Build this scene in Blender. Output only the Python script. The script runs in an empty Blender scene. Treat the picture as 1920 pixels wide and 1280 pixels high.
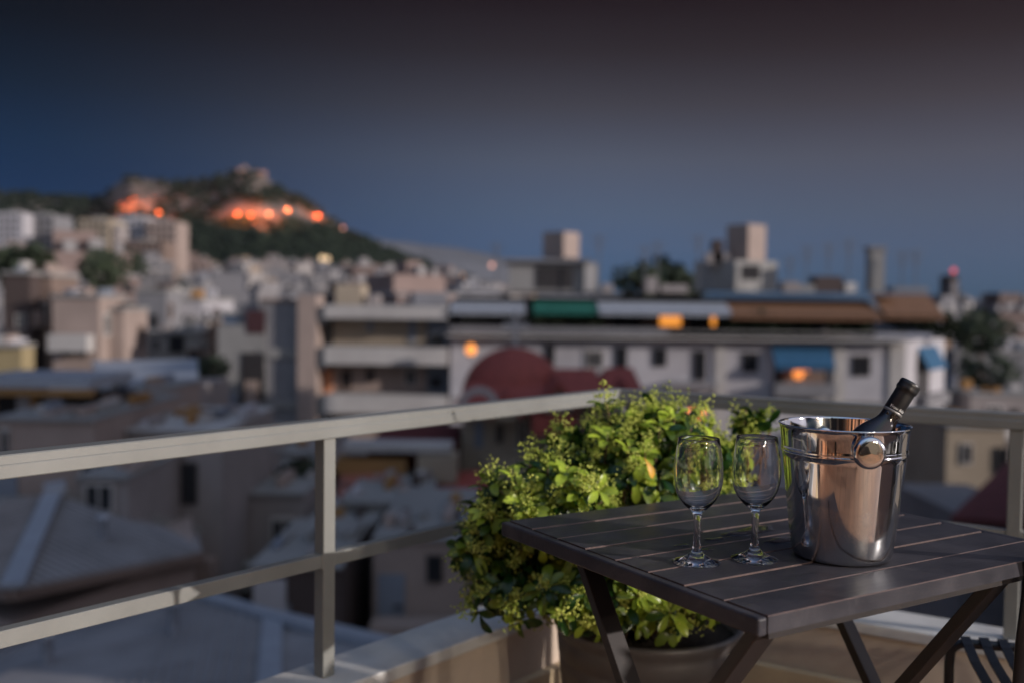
import bpy, bmesh, math, random
from mathutils import Vector, Matrix
R = math.radians
scene = bpy.context.scene
C = scene.collection

# ---------------------------------------------------------------- camera
FPX = 1867.0                      # focal length in pixels of a 1920 px wide frame (35 mm lens)
PITCH = math.atan(74.0 / FPX)     # looking slightly down
ROLL = 0.012
CAM = Vector((0, 0, 1.12))
fw = Vector((0, math.cos(PITCH), -math.sin(PITCH)))
u0 = Vector((0, math.sin(PITCH), math.cos(PITCH)))
r0 = Vector((1, 0, 0))
rt = r0 * math.cos(ROLL) + u0 * math.sin(ROLL)
up = u0 * math.cos(ROLL) - r0 * math.sin(ROLL)
cam_d = bpy.data.cameras.new('camera')
cam_d.lens = 35.0; cam_d.sensor_width = 36.0
cam_d.clip_start = 0.05; cam_d.clip_end = 30000
cam_d.dof.use_dof = True
cam_d.dof.focus_distance = 1.50
cam_d.dof.aperture_fstop = 2.15
cam = bpy.data.objects.new('camera', cam_d); C.objects.link(cam)
m = Matrix.Identity(4)
for i in range(3):
    m[i][0] = rt[i]; m[i][1] = up[i]; m[i][2] = -fw[i]; m[i][3] = CAM[i]
cam.matrix_world = m
scene.camera = cam

# ---------------------------------------------------------------- sun and sky
SUN_EL = R(13.5)
SUN_H = Vector((0.935, -0.355, 0)).normalized()
SUN = Vector((SUN_H.x * math.cos(SUN_EL), SUN_H.y * math.cos(SUN_EL), math.sin(SUN_EL)))   # towards the sun
sl = bpy.data.lights.new('sun', 'SUN'); sl.energy = 4.2; sl.angle = R(0.5); sl.color = (1.0, 0.905, 0.84)
so = bpy.data.objects.new('sun', sl); C.objects.link(so)
so.rotation_euler = (-SUN).to_track_quat('-Z', 'Y').to_euler()

world = bpy.data.worlds.new('World'); scene.world = world; world.use_nodes = True
wn = world.node_tree; wn.nodes.clear()
def W(t, **k):
    n = wn.nodes.new(t)
    for a, b in k.items(): setattr(n, a, b)
    return n
wout = W('ShaderNodeOutputWorld'); wbg = W('ShaderNodeBackground')
sky = W('ShaderNodeTexSky'); sky.sky_type = 'NISHITA'; sky.sun_disc = False
sky.sun_elevation = SUN_EL; sky.sun_rotation = math.atan2(SUN_H.x, SUN_H.y)
sky.air_density = 1.0; sky.dust_density = 0.3; sky.ozone_density = 2.0
wgeo = W('ShaderNodeTexCoord'); wsep = W('ShaderNodeSeparateXYZ')
wn.links.new(wgeo.outputs['Generated'], wsep.inputs[0])
# dusk: the eastern half of the sky darkens with height, the sunset half stays pale
ramp = W('ShaderNodeValToRGB'); wn.links.new(wsep.outputs['Z'], ramp.inputs['Fac'])
def set_ramp(n, stops):
    e = n.color_ramp.elements
    while len(e) > 1: e.remove(e[-1])
    e[0].position = stops[0][0]; e[0].color = (*stops[0][1], 1)
    for p, c in stops[1:]:
        q = e.new(p); q.color = (*c, 1)
SKY_E = [(0.0, (0.087, 0.214, 0.696)), (0.014, (0.087, 0.214, 0.696)), (0.046, (0.129, 0.213, 0.544)), (0.089, (0.236, 0.255, 0.432)), (0.141, (0.332, 0.262, 0.325)), (0.192, (0.28, 0.174, 0.175)), (0.242, (0.173, 0.086, 0.078)), (0.288, (0.106, 0.038, 0.036)), (0.36, (0.09, 0.032, 0.031)), (0.6, (0.32, 0.27, 0.3)), (1.0, (1.4, 1.25, 1.4))]
set_ramp(ramp, SKY_E)
SKY_W = [(0.0, (1.7, 1.55, 1.9)), (0.25, (2.2, 1.85, 1.95)), (0.6, (4.8, 4.2, 4.3)), (1.0, (8.5, 7.6, 7.8))]
ramp2 = W('ShaderNodeValToRGB'); wn.links.new(wsep.outputs['Z'], ramp2.inputs['Fac']); set_ramp(ramp2, SKY_W)
wdot = W('ShaderNodeVectorMath', operation='DOT_PRODUCT'); wdot.inputs[1].default_value = SUN
wn.links.new(wgeo.outputs['Generated'], wdot.inputs[0])
wmr = W('ShaderNodeMapRange', interpolation_type='SMOOTHSTEP')
wmr.inputs['From Min'].default_value = -0.42; wmr.inputs['From Max'].default_value = 0.9
wdot2 = W('ShaderNodeVectorMath', operation='DOT_PRODUCT'); wdot2.inputs[1].default_value = Vector((0.42, -0.85, 0.32)).normalized()   # the pale western half
wn.links.new(wgeo.outputs['Generated'], wdot2.inputs[0]); wn.links.new(wdot2.outputs['Value'], wmr.inputs['Value'])
wmix = W('ShaderNodeMix', data_type='RGBA'); wn.links.new(wmr.outputs[0], wmix.inputs['Factor'])
wn.links.new(ramp.outputs[0], wmix.inputs[6]); wn.links.new(ramp2.outputs[0], wmix.inputs[7])
# far side from the sunset is a little darker and bluer
wmr2 = W('ShaderNodeMapRange', interpolation_type='SMOOTHSTEP')
wmr2.inputs['From Min'].default_value = -0.70; wmr2.inputs['From Max'].default_value = -0.20
wn.links.new(wdot.outputs['Value'], wmr2.inputs['Value'])
wmx3 = W('ShaderNodeMix', data_type='RGBA'); wn.links.new(wmr2.outputs[0], wmx3.inputs['Factor'])
wmx3.inputs[6].default_value = (0.05, 0.18, 0.33, 1); wmx3.inputs[7].default_value = (1, 1, 1, 1)
wmul = W('ShaderNodeMix', data_type='RGBA', blend_type='MULTIPLY'); wmul.inputs['Factor'].default_value = 1
wn.links.new(wmix.outputs[2], wmul.inputs[6]); wn.links.new(wmx3.outputs[2], wmul.inputs[7])
wmr4 = W('ShaderNodeMapRange', interpolation_type='SMOOTHSTEP'); wmr4.inputs['From Min'].default_value = -0.35; wmr4.inputs['From Max'].default_value = 0.2
wn.links.new(wdot.outputs['Value'], wmr4.inputs['Value'])
wmx4 = W('ShaderNodeMix', data_type='RGBA'); wn.links.new(wmr4.outputs[0], wmx4.inputs['Factor']); wmx4.inputs[6].default_value = (1, 1, 1, 1); wmx4.inputs[7].default_value = (1.12, 0.96, 0.88, 1)
wmul4 = W('ShaderNodeMix', data_type='RGBA', blend_type='MULTIPLY'); wmul4.inputs['Factor'].default_value = 1
wn.links.new(wmul.outputs[2], wmul4.inputs[6]); wn.links.new(wmx4.outputs[2], wmul4.inputs[7])
wmul2 = W('ShaderNodeMix', data_type='RGBA', blend_type='MULTIPLY'); wmul2.inputs['Factor'].default_value = 1
wn.links.new(sky.outputs[0], wmul2.inputs[6]); wn.links.new(wmul4.outputs[2], wmul2.inputs[7])
wmin = W('ShaderNodeVectorMath', operation='MINIMUM'); wmin.inputs[1].default_value = (6.0, 5.6, 6.6)   # caps the glow round the sun so shadows stay crisp
wn.links.new(wmul2.outputs[2], wmin.inputs[0]); wn.links.new(wmin.outputs[0], wbg.inputs['Color']); wbg.inputs['Strength'].default_value = 0.1
wn.links.new(wbg.outputs[0], wout.inputs['Surface'])

vs = scene.view_settings
vs.view_transform = 'Standard'; vs.look = 'None'; vs.exposure = 0.0; vs.gamma = 1.0; vs.use_curve_mapping = False
cy = scene.cycles
cy.use_denoising = True; cy.max_bounces = 10; cy.transmission_bounces = 10; cy.glossy_bounces = 5; cy.diffuse_bounces = 3
cy.sample_clamp_indirect = 4.0; cy.sample_clamp_direct = 0; cy.caustics_reflective = True; cy.caustics_refractive = True; cy.blur_glossy = 0.6
cy.transparent_max_bounces = 12

# ---------------------------------------------------------------- helpers
def at(px, py, Y):
    """point of the place seen at photo pixel (px, py) at distance Y along the view"""
    d = fw + rt * ((px - 960) / FPX) + up * ((640 - py) / FPX)
    return CAM + d * (Y / d.y)
def onz(px, py, z):
    d = fw + rt * ((px - 960) / FPX) + up * ((640 - py) / FPX)
    return CAM + d * ((z - CAM.z) / d.z)

MATS = {}
def mat(name, col, rough=0.7, metal=0.0, var=0.15, scale=3.0, bump=0.0, bscale=60.0, spec=0.4, stain=0.0, coat=0.0):
    """procedural surface: base colour with two octaves of tonal variation, optional relief and stains"""
    if name in MATS: return MATS[name]
    mt = bpy.data.materials.new(name); mt.use_nodes = True; nt = mt.node_tree
    b = nt.nodes['Principled BSDF']
    b.inputs['Roughness'].default_value = rough; b.inputs['Metallic'].default_value = metal
    b.inputs['Specular IOR Level'].default_value = spec
    if coat: b.inputs['Coat Weight'].default_value = coat
    tc = nt.nodes.new('ShaderNodeTexCoord')
    n = nt.nodes.new('ShaderNodeTexNoise'); n.inputs['Scale'].default_value = scale; n.inputs['Detail'].default_value = 6
    n.inputs['Roughness'].default_value = 0.65
    nt.links.new(tc.outputs['Object'], n.inputs['Vector'])
    r = nt.nodes.new('ShaderNodeValToRGB')
    lo = tuple(max(0, c * (1 - var)) for c in col); hi = tuple(min(1, c * (1 + var)) for c in col)
    e = r.color_ramp.elements; e[0].position = 0.3; e[0].color = (*lo, 1); e[1].position = 0.7; e[1].color = (*hi, 1)
    nt.links.new(n.outputs['Fac'], r.inputs['Fac'])
    out = r.outputs[0]
    if stain:
        n2 = nt.nodes.new('ShaderNodeTexNoise'); n2.inputs['Scale'].default_value = scale * 0.35; n2.inputs['Detail'].default_value = 4
        mp = nt.nodes.new('ShaderNodeMapping'); mp.inputs['Scale'].default_value = (1, 1, 0.25)
        nt.links.new(tc.outputs['Object'], mp.inputs[0]); nt.links.new(mp.outputs[0], n2.inputs['Vector'])
        r2 = nt.nodes.new('ShaderNodeMapRange'); r2.inputs['From Min'].default_value = 0.45; r2.inputs['From Max'].default_value = 0.72
        r2.inputs['To Max'].default_value = stain
        nt.links.new(n2.outputs['Fac'], r2.inputs['Value'])
        mx = nt.nodes.new('ShaderNodeMix'); mx.data_type = 'RGBA'; mx.blend_type = 'MULTIPLY'
        nt.links.new(r2.outputs[0], mx.inputs['Factor']); nt.links.new(out, mx.inputs[6]); mx.inputs[7].default_value = (0.45, 0.42, 0.4, 1)
        out = mx.outputs[2]
    nt.links.new(out, b.inputs['Base Color'])
    if bump:
        nb = nt.nodes.new('ShaderNodeTexNoise'); nb.inputs['Scale'].default_value = bscale; nb.inputs['Detail'].default_value = 5
        nt.links.new(tc.outputs['Object'], nb.inputs['Vector'])
        bp = nt.nodes.new('ShaderNodeBump'); bp.inputs['Strength'].default_value = bump; bp.inputs['Distance'].default_value = 0.01
        nt.links.new(nb.outputs['Fac'], bp.inputs['Height']); nt.links.new(bp.outputs[0], b.inputs['Normal'])
    MATS[name] = mt
    return mt
def emis(name, col, strength):
    if name in MATS: return MATS[name]
    mt = bpy.data.materials.new(name); mt.use_nodes = True; b = mt.node_tree.nodes['Principled BSDF']
    b.inputs['Base Color'].default_value = (*[c * 0.3 for c in col], 1)
    b.inputs['Emission Color'].default_value = (*col, 1); b.inputs['Emission Strength'].default_value = strength
    MATS[name] = mt; return mt

class MB:
    """collects simple solids in world coordinates; build() links them as one mesh object"""
    def __init__(s): s.v = []; s.f = []; s.m = []
    def add(s, vs_, fs, mi=0):
        o = len(s.v); s.v += [tuple(p) for p in vs_]
        for f in fs: s.f.append(tuple(i + o for i in f)); s.m.append(mi)
        return s
    def box(s, a, b, mi=0):
        x0, x1 = sorted((a[0], b[0])); y0, y1 = sorted((a[1], b[1])); z0, z1 = sorted((a[2], b[2]))
        return s.add([(x0,y0,z0),(x1,y0,z0),(x1,y1,z0),(x0,y1,z0),(x0,y0,z1),(x1,y0,z1),(x1,y1,z1),(x0,y1,z1)],
              [(0,3,2,1),(4,5,6,7),(0,1,5,4),(1,2,6,5),(2,3,7,6),(3,0,4,7)], mi)
    def obox(s, c, ax, ay, az, mi=0):
        """oriented box: centre and three half-axis vectors"""
        c = Vector(c); P = []
        for k in (-1, 1):
            for j, i in ((-1,-1),(-1,1),(1,1),(1,-1)):
                P.append(c + ax * i + ay * j + az * k)
        return s.add(P, [(0,3,2,1),(4,5,6,7),(0,1,5,4),(1,2,6,5),(2,3,7,6),(3,0,4,7)], mi)
    def bar(s, p, q, w, h, upv=Vector((0,0,1)), mi=0):
        p = Vector(p); q = Vector(q); d = (q - p); l = d.length / 2; d.normalize()
        sd = d.cross(upv).normalized(); u = sd.cross(d).normalized()
        return s.obox((p + q) / 2, d * l, sd * (w / 2), u * (h / 2), mi)
    def prism(s, pts, z0, z1, mi=0):
        n = len(pts)
        V = [(p[0], p[1], z0) for p in pts] + [(p[0], p[1], z1) for p in pts]
        F = [tuple(reversed(range(n))), tuple(range(n, 2*n))] + [(i, (i+1) % n, n + (i+1) % n, n + i) for i in range(n)]
        return s.add(V, F, mi)
    def lathe(s, prof, n=48, c=(0,0,0), mi=0, close=False):
        c = Vector(c); V = []; F = []
        for r, z in prof:
            for k in range(n):
                a = 2 * math.pi * k / n; V.append((c.x + r * math.cos(a), c.y + r * math.sin(a), c.z + z))
        for i in range(len(prof) - 1):
            for k in range(n):
                k2 = (k + 1) % n
                F.append((i*n+k, i*n+k2, (i+1)*n+k2, (i+1)*n+k))
        return s.add(V, F, mi)
    def tube(s, pts, rad, n=8, mi=0):
        pts = [Vector(p) for p in pts]; V = []; F = []
        if not isinstance(rad, (list, tuple)): rad = [rad] * len(pts)
        prev = None
        for i, p in enumerate(pts):
            d = (pts[min(i+1, len(pts)-1)] - pts[max(i-1, 0)]).normalized()
            ref = prev if prev is not None else (Vector((0,0,1)) if abs(d.z) < 0.9 else Vector((1,0,0)))
            a = (ref - d * ref.dot(d)).normalized(); b = d.cross(a); prev = a
            for k in range(n):
                t = 2 * math.pi * k / n
                V.append(p + (a * math.cos(t) + b * math.sin(t)) * rad[i])
        for i in range(len(pts) - 1):
            for k in range(n):
                k2 = (k+1) % n; F.append((i*n+k, i*n+k2, (i+1)*n+k2, (i+1)*n+k))
        F.append(tuple(reversed(range(n)))); F.append(tuple(range((len(pts)-1)*n, len(pts)*n)))
        return s.add(V, F, mi)
    def mesh(s, name, mats, org=(0,0,0), smooth=False):
        o = Vector(org); me = bpy.data.meshes.new(name)
        me.from_pydata([(p[0]-o.x, p[1]-o.y, p[2]-o.z) for p in s.v], [], s.f)
        if not isinstance(mats, (list, tuple)): mats = [mats]
        for x in mats: me.materials.append(x)
        if any(s.m): me.polygons.foreach_set('material_index', s.m)
        if smooth: me.polygons.foreach_set('use_smooth', [True] * len(me.polygons))
        me.update(); return me
    def build(s, name, mats, parent=None, org=None, smooth=False, bevel=0, bseg=2, autosmooth=None):
        po = parent_origin(parent)
        if org is None: org = po if parent is not None else Vector((0,0,0))
        me = s.mesh(name, mats, org, smooth)
        o = bpy.data.objects.new(name, me); C.objects.link(o)
        if parent is not None:
            o.parent = parent; o.location = Vector(org) - po
        else: o.location = org
        o['wo'] = tuple(org)
        if bevel:
            b = o.modifiers.new('bevel', 'BEVEL'); b.width = bevel; b.segments = bseg; b.limit_method = 'ANGLE'; b.angle_limit = R(40)
        return o
def parent_origin(p):
    return Vector(p['wo']) if p is not None else Vector((0,0,0))
def tag(o, label=None, cat=None, group=None, kind=None):
    if label: o['label'] = label
    if cat: o['category'] = cat
    if group: o['group'] = group
    if kind: o['kind'] = kind
    return o
def empty(name, loc, label=None, cat=None, group=None):
    o = bpy.data.objects.new(name, None); C.objects.link(o); o.location = loc; o['wo'] = tuple(loc); o.empty_display_size = 0.1
    return tag(o, label, cat, group)
def inst(name, me, parent, loc, rot=None, scale=None):
    """an object sharing mesh data, placed at world loc under its parent (parents are unrotated when this is used)"""
    o = bpy.data.objects.new(name, me); C.objects.link(o)
    if parent is not None: o.parent = parent
    o.location = Vector(loc) - parent_origin(parent); o['wo'] = tuple(loc)
    if rot is not None: o.rotation_euler = rot
    if scale is not None: o.scale = scale
    return o

# ================================================================ THE LARGE SETTING
HZ = 566.0
def hor(px): return HZ + (px - 960) * ROLL
def interp(t, x):
    if x <= t[0][0]: return t[0][1]
    for (a, b), (c, d) in zip(t, t[1:]):
        if x <= c: return b + (d - b) * (x - a) / (c - a)
    return t[-1][1]
TOPS = [(-300, 480), (-100, 462), (0, 458), (200, 478), (300, 492), (340, 506), (500, 498), (640, 505), (720, 522), (830, 530), (950, 545), (1200, 572), (1920, 580)]
def ground_z(x, y):
    D = max(y, 1.0); th = math.atan2(x, y)
    base = -22.0
    if abs(th) > R(50) or y < 60: return base
    px = 960 + FPX * x / D
    g9 = (hor(px) - interp(TOPS, px)) / FPX * 900 + 1.12 - 15
    t = min(1.0, max(0.0, (D - 90) / 810)); f = min(1.0, max(0.0, (R(50) - abs(th)) / R(15)))
    if D > 1300: f *= max(0.0, 1 - (D - 1300) / 900)
    return base + max(0, g9 - base) * t * f

# ground sheet
mb = MB(); radii = [0, 20, 45, 70, 95, 130, 170, 220, 280, 350, 430, 520, 620, 740, 880, 1000, 1150, 1350, 1700, 2300, 3200, 4300]
NA = 180; vv = []; ff = []
for r_ in radii:
    for k in range(NA):
        a = 2 * math.pi * k / NA; x, y = r_ * math.sin(a), r_ * math.cos(a)
        vv.append((x, y, ground_z(x, y)))
for i in range(len(radii) - 1):
    for k in range(NA):
        k2 = (k+1) % NA; ff.append((i*NA+k, (i+1)*NA+k, (i+1)*NA+k2, i*NA+k2))
mb.add(vv, ff)
tag(mb.build('ground', mat('street_ground', (0.10, 0.095, 0.09), 0.9, scale=0.05, var=0.4)), kind='structure')

# hill with a rocky top
RIDGE = [(-400, 366), (-150, 362), (0, 362), (60, 366), (120, 370), (175, 374), (200, 368), (215, 348), (245, 332), (275, 337), (320, 343), (370, 340), (405, 336), (435, 324), (458, 321), (480, 324), (505, 342), (545, 362), (580, 380), (602, 393), (618, 412), (645, 428), (700, 456), (760, 482), (830, 505), (900, 528), (980, 556), (1100, 566)]
random.seed(3)
def hnoise(a, b):
    from mathutils import noise
    return noise.noise(Vector((a, b, 0.3)))
def hill_pt(px, t):
    """t = 0 at the near foot, 1 on the ridge, 2 at the back foot"""
    D = 1000 + 400 * min(t, 1) + 500 * max(0, t - 1)
    ry = interp(RIDGE, px)
    ztop = (hor(px) - ry) / FPX * 1400 + 1.12
    x = (px - 960) / FPX * 1400 * (0.78 + 0.22 * min(t, 1)) + (px - 460) * 0.0
    x = (px - 960) / FPX * D
    zb = ground_z(x, min(D, 1000)) - 12
    tt = min(t, 1) if t <= 1 else 2 - t
    # steeper cliffs below the top on the right and left shoulders
    cl = math.exp(-((px - 520) / 95) ** 2) + math.exp(-((px - 255) / 45) ** 2)
    f = tt ** 1.15
    if 0.45 < tt < 0.75: f = f + cl * 0.10 * math.sin((tt - 0.45) / 0.3 * math.pi * 2 + math.pi)
    z = zb + max(0, ztop - zb) * f
    z += hnoise(px * 0.035, t * 9) * 5 * min(1, tt * 3) * (1 - 0.75 * (tt > 0.97))
    return Vector((x, D, z))
mb = MB(); vv = []; ff = []
pxs = [-400 + 10 * i for i in range(151)]; ts = [i / 16 for i in range(33)]
for t in ts:
    for p in pxs: vv.append(hill_pt(p, t))
n_ = len(pxs)
for i in range(len(ts) - 1):
    for k in range(n_ - 1): ff.append((i*n_+k, i*n_+k+1, (i+1)*n_+k+1, (i+1)*n_+k))
mb.add(vv, ff)
hm = bpy.data.materials.new('hill_rock_and_scrub'); hm.use_nodes = True; nt = hm.node_tree; b = nt.nodes['Principled BSDF']
b.inputs['Roughness'].default_value = 0.95; b.inputs['Specular IOR Level'].default_value = 0.1
tc = nt.nodes.new('ShaderNodeTexCoord'); geo = nt.nodes.new('ShaderNodeNewGeometry')
nz = nt.nodes.new('ShaderNodeTexNoise'); nz.inputs['Scale'].default_value = 0.03; nz.inputs['Detail'].default_value = 7; nt.links.new(tc.outputs['Object'], nz.inputs['Vector'])
sp = nt.nodes.new('ShaderNodeSeparateXYZ'); nt.links.new(tc.outputs['Object'], sp.inputs[0])
mr = nt.nodes.new('ShaderNodeMapRange'); mr.inputs['From Min'].default_value = 88; mr.inputs['From Max'].default_value = 108; mr.inputs['To Min'].default_value = -0.25; mr.inputs['To Max'].default_value = 0.05
nt.links.new(sp.outputs['Z'], mr.inputs['Value'])
ad = nt.nodes.new('ShaderNodeMath'); nt.links.new(nz.outputs['Fac'], ad.inputs[0]); nt.links.new(mr.outputs[0], ad.inputs[1])
rp = nt.nodes.new('ShaderNodeValToRGB'); nt.links.new(ad.outputs[0], rp.inputs['Fac'])
set_ramp(rp, [(0.40, (0.018, 0.026, 0.016)), (0.45, (0.06, 0.06, 0.045)), (0.50, (0.11, 0.09, 0.078)), (0.75, (0.19, 0.155, 0.13))])
nt.links.new(rp.outputs[0], b.inputs['Base Color'])
tag(mb.build('hill', hm, smooth=True), kind='structure')

# far blue ridge on the horizon
mb = MB(); vv = []; ff = []
FR = [(500, 566), (600, 470), (690, 448), (740, 452), (800, 460), (860, 465), (905, 476), (960, 488), (1040, 520), (1150, 548), (1300, 562), (1700, 566), (2200, 560)]
pxs = list(range(480, 2240, 20))
for Yd, k in ((2700, -0.2), (3000, 0.55), (3300, 1.0), (3900, -0.2)):
    for p in pxs:
        h = (hor(p) - interp(FR, p)) / FPX * 3300
        vv.append(((p - 960) / FPX * 3300, Yd, -24 + (h + 25) * k + hnoise(p * 0.02, Yd) * 6 * (k > 0)))
n_ = len(pxs)
for i in range(3):
    for k in range(n_ - 1): ff.append((i*n_+k, i*n_+k+1, (i+1)*n_+k+1, (i+1)*n_+k))
mb.add(vv, ff)
tag(mb.build('far_ridge', mat('far_ridge_scrub', (0.12, 0.12, 0.13), 0.95, scale=0.004, var=0.3), smooth=True), kind='structure')

def tile_mat():
    mt = mat('terrace_tile', (0.42, 0.235, 0.145), 0.6, scale=3, var=0.2, bump=0.1, stain=0.3); nt = mt.node_tree; b = nt.nodes['Principled BSDF']
    src = b.inputs['Base Color'].links[0].from_socket
    br = nt.nodes.new('ShaderNodeTexBrick'); br.offset = 0; br.inputs['Scale'].default_value = 1.0; br.inputs['Brick Width'].default_value = 0.33; br.inputs['Row Height'].default_value = 0.33
    br.inputs['Mortar Size'].default_value = 0.007; br.inputs['Color1'].default_value = (1, 1, 1, 1); br.inputs['Color2'].default_value = (0.72, 0.75, 0.8, 1); br.inputs['Mortar'].default_value = (0.12, 0.14, 0.18, 1)
    tc = nt.nodes.new('ShaderNodeTexCoord'); nt.links.new(tc.outputs['Object'], br.inputs['Vector'])
    mx = nt.nodes.new('ShaderNodeMix'); mx.data_type = 'RGBA'; mx.blend_type = 'MULTIPLY'; mx.inputs['Factor'].default_value = 1
    nt.links.new(src, mx.inputs[6]); nt.links.new(br.outputs['Color'], mx.inputs[7]); nt.links.new(mx.outputs[2], b.inputs['Base Color'])
    return mt
# ---- terrace floor and the building that carries it
K = Vector((0.311, 2.90, 0)); DL = Vector((-0.641, -0.767, 0)).normalized(); DR = Vector((0.852, -0.523, 0)).normalized()
NL = Vector((0.767, -0.641, 0)).normalized(); NR = Vector((-0.523, -0.852, 0)).normalized()     # inward normals
PZ = 0.332
LLEN, RLEN = 2.78, 4.2
e1 = K + DL * 5.2; e2 = K + DR * RLEN
foot = [K, e1, e1 + Vector((1.5, -7, 0)), e2 + Vector((0.5, -6, 0)), e2]
foot = [(p.x, p.y) for p in foot]
tag(MB().prism(foot, -0.3, 0.0).build('terrace_floor', tile_mat()), kind='structure')
tag(MB().prism(foot, -22, -0.31).build('terrace_building', mat('host_plaster', (0.45, 0.4, 0.35), 0.85, scale=0.5, stain=0.4)), 'plastered apartment building whose roof carries the terrace', 'building')

# parapets with coping slabs
M_parapet = mat('parapet_plaster', (0.50, 0.41, 0.33), 0.85, scale=7, var=0.10, bump=0.15, bscale=180, stain=0.25)
M_coping = mat('coping_stone', (0.52, 0.51, 0.49), 0.55, scale=9, var=0.12, bump=0.08, bscale=90, stain=0.15)
M_upstand = mat('upstand_cement', (0.55, 0.43, 0.27), 0.8, scale=5, var=0.15, bump=0.2, bscale=80)
def parapet(name, o, d, nrm, length, label, ext):
    root = empty(name, o, label, 'parapet wall')
    hw = 0.065
    MB().obox(o + d * (length / 2 - ext / 2) + Vector((0, 0, (PZ - 0.03) / 2)), d * (length / 2 + ext / 2), nrm * hw, Vector((0, 0, (PZ - 0.031) / 2))).build('wall', M_parapet, root)
    MB().obox(o + d * (length / 2 + 0.05) + nrm * (hw + 0.012) + Vector((0, 0, 0.09)), d * (length / 2 - 0.12), nrm * 0.012, Vector((0, 0, 0.089))).build('upstand', M_upstand, root, bevel=0.004)
    s = -ext
    k = 0
    while s < length:
        L = 1.19 if k else 1.33
        L = min(L, length - s)
        MB().obox(o + d * (s + L / 2) + Vector((0, 0, PZ - 0.015)), d * (L / 2 - 0.0015), nrm * 0.078, Vector((0, 0, 0.015))).build('coping_slab', M_coping, root, bevel=0.004)
        s += L; k += 1
parapet('parapet_wall', K, DL, NL, LLEN, 'beige parapet wall with pale coping running to the lower left, left of the plant pot', 0.0)
parapet('parapet_wall', K + DR * 0.082 , DR, NR, RLEN, 'sunlit beige parapet wall under the table on the right side', 0.0)

# ================================================================ RAILING
M_rail = mat('rail_paint', (0.186, 0.190, 0.180), 0.34, scale=9, var=0.07, bump=0.03, bscale=300, spec=0.5, stain=0.3)
RZ = 0.872
rail = empty('railing', (K.x, K.y, 0), 'beige painted metal railing around the terrace corner', 'railing')
def profile_bar(o, d, nrm, length, zt, prof, start=0.0, miter=None):
    """extrude a closed profile (across, down) along d"""
    b_ = MB(); n = len(prof); V = []
    for s_i, s in enumerate((start, length)):
        for a, z in prof:
            sh = (a * miter if (miter and s_i == 0) else 0)
            V.append(o + d * (s + sh) + nrm * a + Vector((0, 0, zt + z)))
    F = [(i, (i+1) % n, n + (i+1) % n, n + i) for i in range(n)] + [tuple(reversed(range(n))), tuple(range(n, 2*n))]
    b_.add(V, F); return b_
PROF = [(-0.021, -0.002), (-0.019, 0), (0.019, 0), (0.021, -0.002), (0.021, -0.0148), (0.0228, -0.0158), (0.0236, -0.0172), (0.0236, -0.036), (0.0216, -0.038), (-0.0216, -0.038), (-0.0236, -0.036), (-0.0236, -0.0172), (-0.021, -0.0148)]
ang = DL.angle(DR); mit = 1 / math.tan(ang / 2)
profile_bar(K, DL, NL, LLEN, RZ, PROF, 0.0005, mit).build('top_rail', M_rail, rail)
profile_bar(K, DR, NR, RLEN, RZ, PROF, 0.0005, mit).build('top_rail', M_rail, rail)
P2 = [(-0.012, -0.001), (-0.011, 0), (0.011, 0), (0.012, -0.001), (0.012, -0.027), (0.011, -0.028), (-0.011, -0.028), (-0.012, -0.027)]
LZ = 0.592
def lower(o, d, nrm, a, b_): profile_bar(o, d, nrm, b_, LZ, P2, a).build('lower_rail', M_rail, rail)
LP = [0.0, 1.088, 2.2, 2.76]; RP = [1.045, 2.15, 3.3]
def post(o, d, nrm, s):
    c = o + d * s
    MB().obox(c + Vector((0, 0, (PZ + RZ - 0.038) / 2)), d * 0.0155, nrm * 0.0155, Vector((0, 0, (RZ - 0.038 - PZ) / 2 - 0.001))).build('post', M_rail, rail, bevel=0.002)
def weld(o, d, nrm, s):
    for sg in (-1, 1):
        c = o + d * (s + sg * 0.0165) + Vector((0, 0, LZ - 0.014))
        MB().obox(c, d * 0.0018, nrm * 0.0138, Vector((0, 0, 0.0158))).build('weld', M_rail, rail, bevel=0.001)
for s in LP[1:3]: weld(K, DL, NL, s)
for s in RP[:2]: weld(K, DR, NR, s)
for s in LP: post(K, DL, NL, s)
for s in RP: post(K, DR, NR, s)
for a, b_ in zip(LP[:3], LP[1:]): lower(K, DL, NL, a + 0.016, b_ - 0.016)
for a, b_ in zip([0.0] + RP, RP + [RLEN]): lower(K, DR, NR, a + 0.018, b_ - 0.016)

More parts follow.
